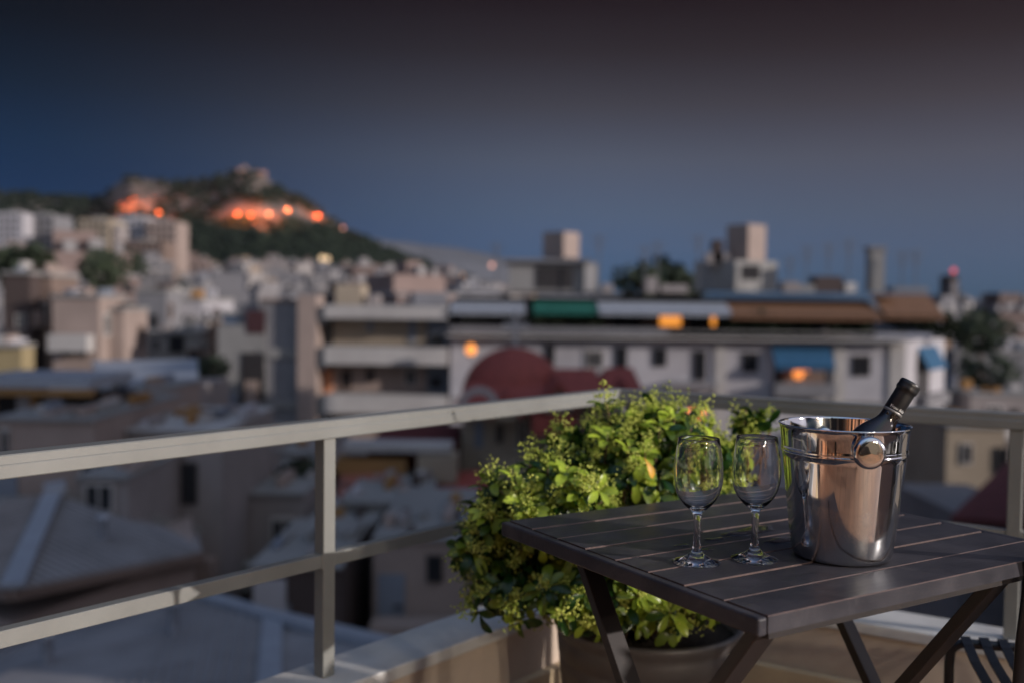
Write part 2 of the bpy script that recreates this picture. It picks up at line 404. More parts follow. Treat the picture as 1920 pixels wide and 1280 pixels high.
# ================================================================ TABLE
TZ = 0.74
TF = Vector((0.303, 1.196, 0)); TU = Vector((0.852, 0.524, 0)).normalized(); TV = Vector((-TU.y, TU.x, 0))
TL, TW = 0.70, 0.607
table = empty('folding_table', TF + TU * TL / 2 + TV * TW / 2, 'dark brown slatted folding table with crossed legs on the terrace', 'table')
def table_mat():
    mt = bpy.data.materials.new('table_dark_varnish'); mt.use_nodes = True; nt = mt.node_tree; b = nt.nodes['Principled BSDF']
    tc = nt.nodes.new('ShaderNodeTexCoord'); mp = nt.nodes.new('ShaderNodeMapping'); nt.links.new(tc.outputs['Object'], mp.inputs[0])
    mp.inputs['Rotation'].default_value = (0, 0, -math.atan2(TU.y, TU.x)); 
    mp2 = nt.nodes.new('ShaderNodeMapping'); mp2.inputs['Scale'].default_value = (6, 120, 60); nt.links.new(mp.outputs[0], mp2.inputs[0])
    n = nt.nodes.new('ShaderNodeTexNoise'); n.inputs['Scale'].default_value = 1.0; n.inputs['Detail'].default_value = 6; nt.links.new(mp2.outputs[0], n.inputs['Vector'])
    n2 = nt.nodes.new('ShaderNodeTexNoise'); n2.inputs['Scale'].default_value = 14; n2.inputs['Detail'].default_value = 8; nt.links.new(tc.outputs['Object'], n2.inputs['Vector'])
    n3 = nt.nodes.new('ShaderNodeTexNoise'); n3.inputs['Scale'].default_value = 420; n3.inputs['Detail'].default_value = 2; nt.links.new(tc.outputs['Object'], n3.inputs['Vector'])
    r = nt.nodes.new('ShaderNodeValToRGB'); nt.links.new(n2.outputs['Fac'], r.inputs['Fac'])
    set_ramp(r, [(0.3, (0.027, 0.027, 0.033)), (0.7, (0.054, 0.051, 0.059))])
    sp_ = nt.nodes.new('ShaderNodeMapRange'); sp_.inputs['From Min'].default_value = 0.68; sp_.inputs['From Max'].default_value = 0.8; sp_.inputs['To Max'].default_value = 0.35
    nt.links.new(n3.outputs['Fac'], sp_.inputs['Value'])
    mx = nt.nodes.new('ShaderNodeMix'); mx.data_type = 'RGBA'; nt.links.new(sp_.outputs[0], mx.inputs['Factor']); nt.links.new(r.outputs[0], mx.inputs[6]); mx.inputs[7].default_value = (0.2, 0.17, 0.15, 1)
    n4 = nt.nodes.new('ShaderNodeTexNoise'); n4.inputs['Scale'].default_value = 5.5; n4.inputs['Detail'].default_value = 9; n4.inputs['Roughness'].default_value = 0.72; n4.inputs['Distortion'].default_value = 0.8; nt.links.new(tc.outputs['Object'], n4.inputs['Vector'])
    du = nt.nodes.new('ShaderNodeMapRange'); du.inputs['From Min'].default_value = 0.52; du.inputs['From Max'].default_value = 0.72; du.inputs['To Max'].default_value = 0.38; nt.links.new(n4.outputs['Fac'], du.inputs['Value'])
    mxd = nt.nodes.new('ShaderNodeMix'); mxd.data_type = 'RGBA'; nt.links.new(du.outputs[0], mxd.inputs['Factor']); nt.links.new(mx.outputs[2], mxd.inputs[6]); mxd.inputs[7].default_value = (0.13, 0.122, 0.122, 1)
    nt.links.new(mxd.outputs[2], b.inputs['Base Color'])
    rr = nt.nodes.new('ShaderNodeMapRange'); rr.inputs['To Min'].default_value = 0.26; rr.inputs['To Max'].default_value = 0.5
    nt.links.new(n2.outputs['Fac'], rr.inputs['Value']); nt.links.new(rr.outputs[0], b.inputs['Roughness'])
    bp = nt.nodes.new('ShaderNodeBump'); bp.inputs['Strength'].default_value = 0.14; bp.inputs['Distance'].default_value = 0.004
    nt.links.new(n.outputs['Fac'], bp.inputs['Height']); nt.links.new(bp.outputs[0], b.inputs['Normal'])
    b.inputs['Specular IOR Level'].default_value = 0.16
    return mt
M_table = table_mat()
M_edge = mat('table_worn_edge', (0.085, 0.056, 0.050), 0.5, scale=60, var=0.4)
M_leg = mat('table_leg_paint', (0.020, 0.016, 0.016), 0.45, scale=30, var=0.2)
def tpt(u, v, z): return TF + TU * u + TV * v + Vector((0, 0, z))
gap = 0.0042; nsl = 8; sw = (TW - gap * (nsl - 1)) / nsl; inset = 0.0175
for i in range(nsl):
    v0 = i * (sw + gap); v1 = v0 + sw; th = 0.0225 if i in (0, nsl - 1) else 0.02; c = 0.0013
    dz = (0.0003, -0.0004, 0.0002, 0, -0.0003, 0.0004, -0.0002, 0.0002)[i]
    b_ = MB(); us = (inset if i not in (0, nsl-1) else inset, TL - inset)
    pr = [(v0, -th), (v0, -c), (v0 + c, 0), (v1 - c, 0), (v1, -c), (v1, -th)]
    V = [tpt(u, v, TZ + z + dz) for u in us for v, z in pr]
    n = len(pr)
    F = [(k, (k+1) % n, n + (k+1) % n, n + k) for k in range(n)]
    o = len(b_.v)
    b_.add(V, F + [tuple(reversed(range(n))), tuple(range(n, 2*n))])
    b_.m = [1 if (k in (0, 1, 3, 4) and not (i == 0 and k == 0)) else 0 for k in range(n)] + [1, 1]
    b_.build('slat', [M_table, M_edge], table)
for u0_, u1_ in ((0.0, inset - 0.0012), (TL - inset + 0.0022, TL)):
    MB().add([tpt(u, v, z) for z in (TZ - 0.0245, TZ - 0.0006) for u, v in ((u0_, -0.0005), (u1_, -0.0005), (u1_, TW + 0.0005), (u0_, TW + 0.0005))],
             [(0,3,2,1),(4,5,6,7),(0,1,5,4),(1,2,6,5),(2,3,7,6),(3,0,4,7)]).build('end_rail', M_table, table, bevel=0.0035, bseg=3)
# crossed legs in two planes, cross bars under the top
for uu, va, vb, wd in ((0.050, 0.03, TW - 0.05, 0.040), (0.120, TW - 0.06, 0.05, 0.036), (0.560, 0.03, TW - 0.05, 0.040), (0.650, TW - 0.06, 0.05, 0.030)):
    MB().bar(tpt(uu, va, TZ - 0.022), tpt(uu, vb, 0.0), 0.018, wd, upv=TU).build('leg', M_leg, table, bevel=0.002)
for v in (0.03, TW - 0.06):
    MB().bar(tpt(0.04, v, TZ - 0.033), tpt(0.66, v, TZ - 0.033), 0.02, 0.012).build('under_bar', M_leg, table)
MB().bar(tpt(0.05, TW / 2 + 0.02, TZ / 2 - 0.02), tpt(0.65, TW / 2 + 0.02, TZ / 2 - 0.02), 0.014, 0.014).build('pivot_rod', M_leg, table)

# water spilt on the table
M_water = bpy.data.materials.new('spilt_water'); M_water.use_nodes = True; b = M_water.node_tree.nodes['Principled BSDF']
b.inputs['Base Color'].default_value = (0.9, 0.95, 1, 1); b.inputs['Transmission Weight'].default_value = 1; b.inputs['Roughness'].default_value = 0.0; b.inputs['IOR'].default_value = 1.33
def puddle(px, py, rx, ry, seed, label):
    c = onz(px, py, TZ); rnd = random.Random(seed); ph = [rnd.uniform(0, 6.28) for _ in range(4)]
    ring = []
    for k in range(40):
        a = 2 * math.pi * k / 40
        f = 1 + 0.22 * math.sin(2 * a + ph[0]) + 0.16 * math.sin(3 * a + ph[1]) + 0.09 * math.sin(5 * a + ph[2])
        ring.append((c.x + TU.x * rx * f * math.cos(a) + TV.x * ry * f * math.sin(a), c.y + TU.y * rx * f * math.cos(a) + TV.y * ry * f * math.sin(a)))
    b_ = MB(); V = [(c.x, c.y, TZ + 0.0016)]
    for f, z in ((0.6, 0.0016), (0.9, 0.0013), (0.98, 0.0008), (1.0, 0.0004)):
        V += [(c.x + (x - c.x) * f, c.y + (y - c.y) * f, TZ + z) for x, y in ring]
    n = 40
    F = [(0, 1 + k, 1 + (k+1) % n) for k in range(n)]
    for j in range(3): F += [(1 + j*n + k, 1 + (j+1)*n + k, 1 + (j+1)*n + (k+1) % n, 1 + j*n + (k+1) % n) for k in range(n)]
    b_.add(V, F)
    tag(b_.build('water_puddle', M_water, None, org=(c.x, c.y, TZ), smooth=True), label, 'puddle', 'spilt water on the table')
puddle(1410, 995, 0.050, 0.026, 1, 'larger puddle of water on the table just left of the steel bucket')
puddle(1462, 1013, 0.032, 0.016, 2, 'puddle of water touching the foot of the steel bucket')
puddle(1345, 1010, 0.022, 0.010, 4, 'small puddle of water between the two wine glasses')
puddle(1322, 1031, 0.012, 0.006, 5, 'drop of water right behind the foot of the left glass')
puddle(1278, 1022, 0.018, 0.006, 6, 'thin smear of water left of the left glass stem')

# ================================================================ ICE BUCKET
BC = onz(1577, 1041, TZ)
def steel_mat(droplets=True):
    mt = bpy.data.materials.new('polished_steel'); mt.use_nodes = True; nt = mt.node_tree; b = nt.nodes['Principled BSDF']
    b.inputs['Base Color'].default_value = (0.68, 0.685, 0.70, 1); b.inputs['Metallic'].default_value = 1
    tc = nt.nodes.new('ShaderNodeTexCoord')
    mp = nt.nodes.new('ShaderNodeMapping'); mp.inputs['Scale'].default_value = (30, 30, 3); nt.links.new(tc.outputs['Object'], mp.inputs[0])
    n = nt.nodes.new('ShaderNodeTexNoise'); n.inputs['Scale'].default_value = 1.6; n.inputs['Detail'].default_value = 6; nt.links.new(mp.outputs[0], n.inputs['Vector'])
    sp = nt.nodes.new('ShaderNodeSeparateXYZ'); nt.links.new(tc.outputs['Object'], sp.inputs[0])
    band = nt.nodes.new('ShaderNodeMapRange'); band.interpolation_type = 'SMOOTHSTEP'
    band.inputs['From Min'].default_value = 0.092; band.inputs['From Max'].default_value = 0.078; band.inputs['To Max'].default_value = 1
    nt.links.new(sp.outputs['Z'], band.inputs['Value'])
    rr = nt.nodes.new('ShaderNodeMapRange'); rr.inputs['From Min'].default_value = 0.4; rr.inputs['From Max'].default_value = 0.75; rr.inputs['To Min'].default_value = 0.035; rr.inputs['To Max'].default_value = 0.14
    nt.links.new(n.outputs['Fac'], rr.inputs['Value'])
    am = nt.nodes.new('ShaderNodeMath'); am.operation = 'MULTIPLY_ADD'; nt.links.new(band.outputs[0], am.inputs[0]); am.inputs[1].default_value = 0.07; nt.links.new(rr.outputs[0], am.inputs[2])
    nt.links.new(am.outputs[0], b.inputs['Roughness'])
    vo = nt.nodes.new('ShaderNodeTexVoronoi'); vo.inputs['Scale'].default_value = 780; nt.links.new(tc.outputs['Object'], vo.inputs['Vector'])
    dr = nt.nodes.new('ShaderNodeMapRange'); dr.inputs['From Min'].default_value = 0.35; dr.inputs['From Max'].default_value = 0.0
    nt.links.new(vo.outputs['Distance'], dr.inputs['Value'])
    pn = nt.nodes.new('ShaderNodeTexNoise'); pn.inputs['Scale'].default_value = 38; pn.inputs['Detail'].default_value = 3; nt.links.new(tc.outputs['Object'], pn.inputs['Vector'])
    pm = nt.nodes.new('ShaderNodeMapRange'); pm.inputs['From Min'].default_value = 0.32; pm.inputs['From Max'].default_value = 0.62; nt.links.new(pn.outputs['Fac'], pm.inputs['Value'])
    m1 = nt.nodes.new('ShaderNodeMath'); m1.operation = 'MULTIPLY'; nt.links.new(dr.outputs[0], m1.inputs[0]); nt.links.new(band.outputs[0], m1.inputs[1])
    m2 = nt.nodes.new('ShaderNodeMath'); m2.operation = 'MULTIPLY'; nt.links.new(m1.outputs[0], m2.inputs[0]); nt.links.new(pm.outputs[0], m2.inputs[1])
    bp = nt.nodes.new('ShaderNodeBump'); bp.inputs['Strength'].default_value = 0.45; bp.inputs['Distance'].default_value = 0.0005
    nt.links.new(m2.outputs[0], bp.inputs['Height'])
    wv = nt.nodes.new('ShaderNodeTexNoise'); wv.inputs['Scale'].default_value = 14; nt.links.new(tc.outputs['Object'], wv.inputs['Vector'])
    bp2 = nt.nodes.new('ShaderNodeBump'); bp2.inputs['Strength'].default_value = 0.05; bp2.inputs['Distance'].default_value = 0.004
    nt.links.new(wv.outputs['Fac'], bp2.inputs['Height']); nt.links.new(bp.outputs[0], bp2.inputs['Normal']); nt.links.new(bp2.outputs[0], b.inputs['Normal'])
    return mt
M_steel = steel_mat()
bucket = empty('ice_bucket', (BC.x, BC.y, TZ), 'polished stainless steel ice bucket with round knob handles on the table', 'ice bucket')
BH = 0.201
def brad(z): return 0.0735 + (0.0948 - 0.0735) * (z / BH)
prof = [(0.0, 0.004), (0.057, 0.004), (0.063, 0.0005), (0.0675, 0.0008), (0.0712, 0.004), (0.0732, 0.009)]
for z in (0.03, 0.06, 0.09, 0.12, 0.15, 0.157): prof.append((brad(z), z))
prof += [(brad(0.159) + 0.0012, 0.1585), (brad(0.1605) + 0.0018, 0.1605), (brad(0.162) + 0.0010, 0.1622), (brad(0.1633) + 0.0002, 0.1633), (brad(0.1645) + 0.0014, 0.1647), (brad(0.1665) + 0.0003, 0.1668)]
for z in (0.17, 0.185, 0.195): prof.append((brad(z), z))
prof += [(brad(0.199) + 0.0006, 0.1985), (0.0967, 0.2000), (0.0970, 0.2012), (0.0964, 0.2023), (0.0951, 0.2025), (0.0940, 0.2015), (0.0938, 0.199)]
for z in (0.195, 0.16, 0.1, 0.05, 0.012): prof.append((brad(z) - 0.0011, z))
prof += [(0.068, 0.0075), (0.0, 0.0075)]
MB().lathe(prof, 96, (BC.x, BC.y, TZ)).build('body', M_steel, bucket, smooth=True)
def knob(angle):
    """round dished lug on a short stem; angle measured about the bucket axis"""
    ax = Vector((math.cos(angle), math.sin(angle), 0)); z = 0.1725; base = Vector((BC.x, BC.y, TZ + z)) + ax * (brad(z) - 0.004)
    pr = [(0.0, 0.0), (0.013, 0.0), (0.012, 0.006), (0.0125, 0.009), (0.019, 0.0105), (0.0235, 0.0125), (0.0252, 0.0165), (0.0250, 0.0205), (0.0232, 0.0240), (0.0200, 0.0258), (0.0170, 0.0262), (0.0150, 0.0262), (0.0100, 0.0264), (0.0050, 0.0266), (0.0, 0.0267)]
    b_ = MB(); n = 40; sd = Vector((-ax.y, ax.x, 0)); u = Vector((0, 0, 1)); V = []; F = []; pr = [(r_ * 0.93, h) for r_, h in pr]
    axt = (ax + Vector((0, 0, 0.06))).normalized()
    for r_, h in pr:
        for k in range(n):
            a = 2 * math.pi * k / n; V.append(base + axt * h + (sd * math.cos(a) + u * math.sin(a)) * r_)
    for i in range(len(pr) - 1):
        for k in range(n): F.append((i*n+k, i*n+(k+1) % n, (i+1)*n+(k+1) % n, (i+1)*n+k))
    b_.add(V, F).build('knob_handle', M_steel, bucket, smooth=True)
toc = math.atan2(-BC.y, -BC.x)
knob(toc + R(19)); knob(toc + R(199))

# ================================================================ WINE BOTTLE
bt_top = at(1709, 716, BC.y + 0.004)
tilt = Vector((0.513, -0.02, 0.858)).normalized()
BL = 0.262
bt_base = bt_top - tilt * BL
bottle = empty('wine_bottle', bt_base, 'dark wine bottle with black capsule leaning in the steel bucket', 'bottle')
M_bglass = bpy.data.materials.new('dark_bottle_glass'); M_bglass.use_nodes = True; b = M_bglass.node_tree.nodes['Principled BSDF']
b.inputs['Base Color'].default_value = (0.012, 0.008, 0.006, 1); b.inputs['Roughness'].default_value = 0.04; b.inputs['Specular IOR Level'].default_value = 0.6; b.inputs['Coat Weight'].default_value = 0.4
M_caps = mat('capsule_black', (0.012, 0.012, 0.013), 0.38, scale=80, var=0.2, spec=0.5)
M_ring = mat('capsule_grey_ring', (0.22, 0.21, 0.2), 0.4, metal=0.5)
M_ink = mat('capsule_silver_ink', (0.75, 0.73, 0.7), 0.4)
def lathe_axis(prof, base, axis, name, mt, parent, n=48):
    q = Vector((0, 0, 1)).rotation_difference(axis).to_matrix()
    b_ = MB().lathe(prof, n); b_.v = [tuple(Vector(base) + q @ Vector(p)) for p in b_.v]
    return b_.build(name, mt, parent, smooth=True)
t0 = BL
lathe_axis([(0, 0.006), (0.028, 0.0), (0.0335, 0.003), (0.0355, 0.010), (0.0362, t0 - 0.135), (0.0360, t0 - 0.122), (0.0350, t0 - 0.112), (0.0322, t0 - 0.101), (0.0275, t0 - 0.090), (0.0215, t0 - 0.080), (0.0172, t0 - 0.073), (0.0150, t0 - 0.067), (0.0143, t0 - 0.060), (0.0140, t0 - 0.012), (0.0, t0 - 0.012)], bt_base, tilt, 'body', M_bglass, bottle)
lathe_axis([(0.0146, t0 - 0.0505), (0.01475, t0 - 0.050), (0.0149, t0 - 0.022), (0.0150, t0 - 0.0165), (0.0160, t0 - 0.0155), (0.0165, t0 - 0.0135), (0.0165, t0 - 0.0105), (0.0161, t0 - 0.0085), (0.0163, t0 - 0.0065), (0.0162, t0 - 0.003), (0.0152, t0 - 0.0006), (0.0140, t0), (0.0, t0)], bt_base, tilt, 'capsule', M_caps, bottle)
lathe_axis([(0.0145, t0 - 0.0550), (0.0151, t0 - 0.0547), (0.0152, t0 - 0.0510), (0.0146, t0 - 0.0506)], bt_base, tilt, 'capsule_ring', M_ring, bottle)
fc = bpy.data.curves.new('lettering', 'FONT'); fc.body = 'Yrou falia'; fc.size = 0.0068; fc.align_x = 'CENTER'; fc.shear = 0.3
fo = bpy.data.objects.new('lettering_source', fc); C.objects.link(fo)
bpy.context.view_layer.update()
tm = bpy.data.meshes.new_from_object(fo.evaluated_get(bpy.context.evaluated_depsgraph_get()))
bpy.data.objects.remove(fo)
q = Vector((0, 0, 1)).rotation_difference(tilt).to_matrix()
qi = q.inverted(); tocam = qi @ (CAM - bt_top); a0 = math.atan2(tocam.y, tocam.x) + R(14)
for v in tm.vertices:
    a = a0 + v.co.x / 0.0152; h = t0 - 0.0485 + v.co.y
    p = Vector((0.01515 * math.cos(a), 0.01515 * math.sin(a), h)); v.co = q @ p
tm.materials.append(M_ink)
lt = bpy.data.objects.new('lettering', tm); C.objects.link(lt); lt.parent = bottle; lt['wo'] = tuple(bt_base)

# ================================================================ WINE GLASSES
M_glass = bpy.data.materials.new('clear_glass'); M_glass.use_nodes = True; b = M_glass.node_tree.nodes['Principled BSDF']
b.inputs['Base Color'].default_value = (1, 1, 1, 1); b.inputs['Transmission Weight'].default_value = 1; b.inputs['Roughness'].default_value = 0.0; b.inputs['IOR'].default_value = 1.47
def glass(px, py, label):
    c = onz(px, py, TZ); k = 0.985
    root = empty('wine_glass', (c.x, c.y, TZ), label, 'wine glass', 'wine glasses on the table')
    outer = [(0.0, 0.0006), (0.030, 0.0006), (0.0345, 0.0004), (0.0357, 0.0012), (0.0352, 0.0024), (0.030, 0.0042), (0.022, 0.0072), (0.014, 0.0112), (0.0088, 0.0155), (0.0066, 0.0205), (0.0056, 0.028), (0.0052, 0.045), (0.0054, 0.062), (0.0060, 0.070), (0.0080, 0.0755), (0.0135, 0.0800), (0.0200, 0.0855), (0.0270, 0.0940), (0.0325, 0.1045), (0.0358, 0.117), (0.0370, 0.129), (0.0366, 0.142), (0.0350, 0.157), (0.0325, 0.172), (0.0306, 0.1835)]
    rim = [(0.0303, 0.1846), (0.0297, 0.1848), (0.0293, 0.1840)]
    inner = [(0.0313, 0.172), (0.0338, 0.157), (0.0354, 0.142), (0.0357, 0.129), (0.0346, 0.1172), (0.0313, 0.1052), (0.0257, 0.0950), (0.0182, 0.0868), (0.0100, 0.0822), (0.0, 0.0808)]
    pr = [(r_ * k, h) for r_, h in outer + rim + inner]
    MB().lathe(pr, 72, (c.x, c.y, TZ)).build('bowl_and_stem', M_glass, root, smooth=True)
glass(1306, 1054, 'empty wine glass on the left, further from the steel bucket')
glass(1414.5, 1048, 'empty wine glass on the right, beside the steel bucket')

# ================================================================ POTTED SHRUB
PC = Vector((0.318, 2.235, 0))
shrub = empty('potted_shrub', PC, 'bushy green shrub with pale flower buds in a dark pot behind the table', 'potted plant')
M_pot = mat('pot_glaze', (0.080, 0.074, 0.074), 0.42, scale=9, var=0.2, bump=0.05, bscale=40, spec=0.5)
pp = [(0.0, 0.0), (0.150, 0.0), (0.158, 0.006)]
for z, r_ in ((0.06, 0.170), (0.12, 0.180), (0.18, 0.188), (0.22, 0.1925), (0.226, 0.1900), (0.232, 0.1938), (0.27, 0.1975), (0.276, 0.1950), (0.282, 0.1988), (0.32, 0.2025), (0.326, 0.2000), (0.332, 0.2040), (0.37, 0.2075), (0.376, 0.2050), (0.383, 0.2090)): pp.append((r_, z))
pp += [(0.212, 0.392), (0.214, 0.402), (0.211, 0.408), (0.204, 0.409), (0.199, 0.404), (0.197, 0.37), (0.0, 0.365)]
MB().lathe(pp, 72, PC).build('pot', M_pot, shrub, smooth=True)
M_soil = mat('potting_soil', (0.03, 0.022, 0.016), 0.95, scale=40, var=0.5, bump=0.6, bscale=90)
MB().lathe([(0.1965, 0.372), (0.12, 0.380), (0.0, 0.384)], 40, PC).build('soil', M_soil, shrub, smooth=True)

def leaf_mat(name, c1, c2, rough, trans):
    mt = bpy.data.materials.new(name); mt.use_nodes = True; nt = mt.node_tree; b = nt.nodes['Principled BSDF']
    at_ = nt.nodes.new('ShaderNodeAttribute'); at_.attribute_name = 'tone'
    oi = nt.nodes.new('ShaderNodeObjectInfo')
    geo_ = nt.nodes.new('ShaderNodeNewGeometry')
    ad_ = nt.nodes.new('ShaderNodeMath'); ad_.operation = 'ADD'
    nt.links.new(at_.outputs['Fac'], ad_.inputs[0])
    rnd_ = nt.nodes.new('ShaderNodeMath'); rnd_.operation = 'MULTIPLY_ADD'; rnd_.inputs[1].default_value = 0.5; rnd_.inputs[2].default_value = -0.25
    nt.links.new(geo_.outputs['Random Per Island'], rnd_.inputs[0]); nt.links.new(rnd_.outputs[0], ad_.inputs[1])
    oc = nt.nodes.new('ShaderNodeSeparateColor'); nt.links.new(oi.outputs['Color'], oc.inputs[0])
    a2 = nt.nodes.new('ShaderNodeMath'); a2.operation = 'ADD'; nt.links.new(ad_.outputs[0], a2.inputs[0]); nt.links.new(oc.outputs[0], a2.inputs[1])
    r = nt.nodes.new('ShaderNodeValToRGB'); nt.links.new(a2.outputs[0], r.inputs['Fac'])
    set_ramp(r, [(0.15, c1), (0.85, c2)])
    nt.links.new(r.outputs[0], b.inputs['Base Color']); b.inputs['Roughness'].default_value = rough; b.inputs['Specular IOR Level'].default_value = 0.5
    tr = nt.nodes.new('ShaderNodeBsdfTranslucent'); nt.links.new(r.outputs[0], tr.inputs['Color'])
    mx = nt.nodes.new('ShaderNodeMixShader'); mx.inputs[0].default_value = trans
    nt.links.new(b.outputs[0], mx.inputs[1]); nt.links.new(tr.outputs[0], mx.inputs[2])
    nt.links.new(mx.outputs[0], nt.nodes['Material Output'].inputs['Surface'])
    return mt
M_leaf = leaf_mat('shrub_leaf', (0.016, 0.055, 0.008), (0.50, 0.64, 0.06), 0.28, 0.36)
M_bud = leaf_mat('shrub_bud', (0.30, 0.38, 0.04), (0.78, 0.82, 0.18), 0.6, 0.25)
M_twig = mat('shrub_twig', (0.16, 0.09, 0.06), 0.8, scale=60, var=0.3)

def leaf_mesh(name, L, Wd, curl, cup):
    """spatulate leaf: rounded tip, narrow base, raised mid fold, curled back"""
    st = [(0, 0.06), (0.2, 0.30), (0.42, 0.66), (0.62, 0.95), (0.8, 0.92), (0.93, 0.58), (1.0, 0.0)]
    V = []; F = []
    for t, w in st:
        a = curl * t; x = L * (math.sin(a) / curl if curl else t); z = -L * ((1 - math.cos(a)) / curl if curl else 0)
        hw = Wd * w / 2
        V += [(x, -hw, z + cup * hw), (x, 0, z), (x, hw, z + cup * hw)]
    for i in range(len(st) - 1):
        o = 3 * i; F += [(o, o+3, o+4, o+1), (o+1, o+4, o+5, o+2)]
    return V, F
LV = [leaf_mesh('leaf', 0.052, 0.019, 0.9, 0.4), leaf_mesh('leaf', 0.042, 0.0155, 0.6, 0.45), leaf_mesh('leaf', 0.060, 0.022, 1.4, 0.35), leaf_mesh('leaf', 0.030, 0.0115, 0.3, 0.5)]
LM = []
for V, F in LV:
    me = MB().add(V, F).mesh('leaf', M_leaf, smooth=True); LM.append(me)
rnd = random.Random(11)
# lobes of the crown: centre pixel, distance, radii, shoots
LOBES = [(1210, 880, 2.24, (0.19, 0.17, 0.135), 115), (1040, 950, 2.14, (0.14, 0.15, 0.105), 74), (1120, 1080, 2.16, (0.25, 0.17, 0.100), 110),
         (1215, 812, 2.26, (0.095, 0.10, 0.055), 40), (1330, 880, 2.32, (0.075, 0.10, 0.080), 34), (935, 968, 2.14, (0.055, 0.08, 0.075), 24),
         (955, 1085, 2.10, (0.085, 0.09, 0.055), 26), (890, 1022, 2.12, (0.035, 0.05, 0.022), 6), (1095, 855, 2.22, (0.080, 0.09, 0.050), 26), (1418, 800, 2.30, (0.036, 0.03, 0.026), 7), (1240, 1115, 2.14, (0.14, 0.14, 0.050), 34)]
shoots = []
for px, py, Y, rad, cnt in LOBES:
    c = at(px, py, Y)
    for _ in range(cnt):
        while True:
            d = Vector((rnd.gauss(0, 1), rnd.gauss(0, 1) - 0.35, rnd.gauss(0, 1) + 0.15))
            if d.length > 0.1: break
        d.normalize(); f = rnd.uniform(0.72, 1.08) if rnd.random() < 0.86 else rnd.uniform(1.08, 1.32)
        p = c + Vector((d.x * rad[0], d.y * rad[1], d.z * rad[2])) * f
        rel = p - TF; uu, vv_ = rel.dot(TU), rel.dot(TV)
        if -0.05 < uu < TL + 0.05 and vv_ < TW + 0.035 and p.z > TZ - 0.055 and p.z < TZ + 0.5:
            if vv_ > TW - 0.1 and rnd.random() < 0.8: p = p + TV * (TW + 0.045 - vv_)
            else: continue
        if (p - K).dot(NL) < -0.02 and p.z < RZ + 0.04 and abs(p.z - RZ) < 0.05: continue
        n = (d * 0.8 + Vector((0.12, -0.1, 0.55))).normalized()
        shoots.append((p, n, d))
tips = [(1265, 782, 2.16, 1), (1238, 796, 2.12, 1), (1062, 885, 2.02, 1), (1122, 918, 1.99, 0), (992, 928, 2.02, 0), (1180, 835, 2.08, 1), (1140, 815, 2.12, 1), (1300, 825, 2.2, 1), (968, 900, 2.06, 1), (1395, 796, 2.3, 1), (1440, 812, 2.3, 1), (1205, 775, 2.2, 1)]
for px, py, Y, upr in tips:
    p = at(px, py, Y); shoots.append((p, (Vector((0.1, -0.25, 1.0)) if upr else Vector((0.3, -0.8, 0.5))).normalized(), Vector((0, -0.3, 1)).normalized()))
n_plain = len(shoots) - len(tips)
leaves = []; bud = MB(); bud_t = []; stem = MB()
ico = bmesh.new(); bmesh.ops.create_icosphere(ico, subdivisions=1, radius=1)
ico.free()
ICV = [Vector(v) for v in ((1,0,0),(-1,0,0),(0,1,0),(0,-1,0),(0,0,1),(0,0,-1))]; ICF = [(0,2,4),(2,1,4),(1,3,4),(3,0,4),(2,0,5),(1,2,5),(3,1,5),(0,3,5)]
for si, (p, n, d) in enumerate(shoots):
    tip = si >= n_plain
    a = n.orthogonal().normalized(); bb = n.cross(a)
    ph = rnd.uniform(0, 6.28); nl = rnd.randint(6, 9) if not tip else rnd.randint(4, 6); young = rnd.random()
    for k in range(nl):
        t = ph + 2 * math.pi * k / nl + rnd.uniform(-0.3, 0.3)
        el = rnd.uniform(0.05, 0.75) if not tip else rnd.uniform(0.6, 1.1)
        dirv = ((a * math.cos(t) + bb * math.sin(t)) * math.cos(el) + n * math.sin(el)).normalized()
        nn = (n - dirv * n.dot(dirv)).normalized()
        pos = p - n * rnd.uniform(0.0, 0.022)
        leaves.append((pos, dirv, nn, rnd.randrange(4) if not tip else rnd.choice((0, 2)), rnd.uniform(0.75, 1.2) * (0.95 if tip else 1), (rnd.uniform(0.0, 0.40) + 0.35 * (young > 0.7)) if not tip else rnd.uniform(0.55, 0.9)))
    if rnd.random() < 0.78 and not tip:
        rc = rnd.uniform(0.014, 0.030); tone = rnd.uniform(0.2, 0.8)
        for k in range(int(rc * 2300)):
            e = Vector((rnd.gauss(0, 1), rnd.gauss(0, 1), rnd.gauss(0, 1))).normalized() * rc * rnd.uniform(0.35, 1.0)
            e += n * (abs(e.dot(n)) * 1.2 + 0.010)
            r_ = rnd.uniform(0.0017, 0.0034); q_ = p + e + n * 0.004
            bud.add([q_ + v * r_ for v in ICV], ICF); bud_t += [tone + rnd.uniform(-0.25, 0.25)] * len(ICV)
    base = p - n * rnd.uniform(0.05, 0.09) - d * 0.03
    stem.tube([base - Vector((0, 0, 0.03)), base, p], [0.0026, 0.0021, 0.0014], 5)
# main branches from the soil
for px, py, Y, rad, cnt in LOBES:
    c = at(px, py, Y)
    for k in range(max(2, cnt // 14)):
        q_ = c + Vector((rnd.uniform(-1, 1) * rad[0], rnd.uniform(-1, 1) * rad[1], rnd.uniform(-1, 1) * rad[2])) * 0.75
        s_ = PC + Vector((rnd.uniform(-0.1, 0.1), rnd.uniform(-0.1, 0.1), 0.36)); mid = (s_ * 0.45 + q_ * 0.55) + Vector((0, 0, 0.06))
        rel = mid - TF
        stem.tube([s_, mid, q_], [0.007, 0.005, 0.0028], 6)
# sprig that stands clear on the right
for px, py in ((1400, 765), (1425, 790), (1445, 800), (1392, 800)):
    stem.tube([at(1375, 900, 2.3), at(px - 8, py + 55, 2.3), at(px, py, 2.3)], [0.003, 0.0025, 0.0015], 5)
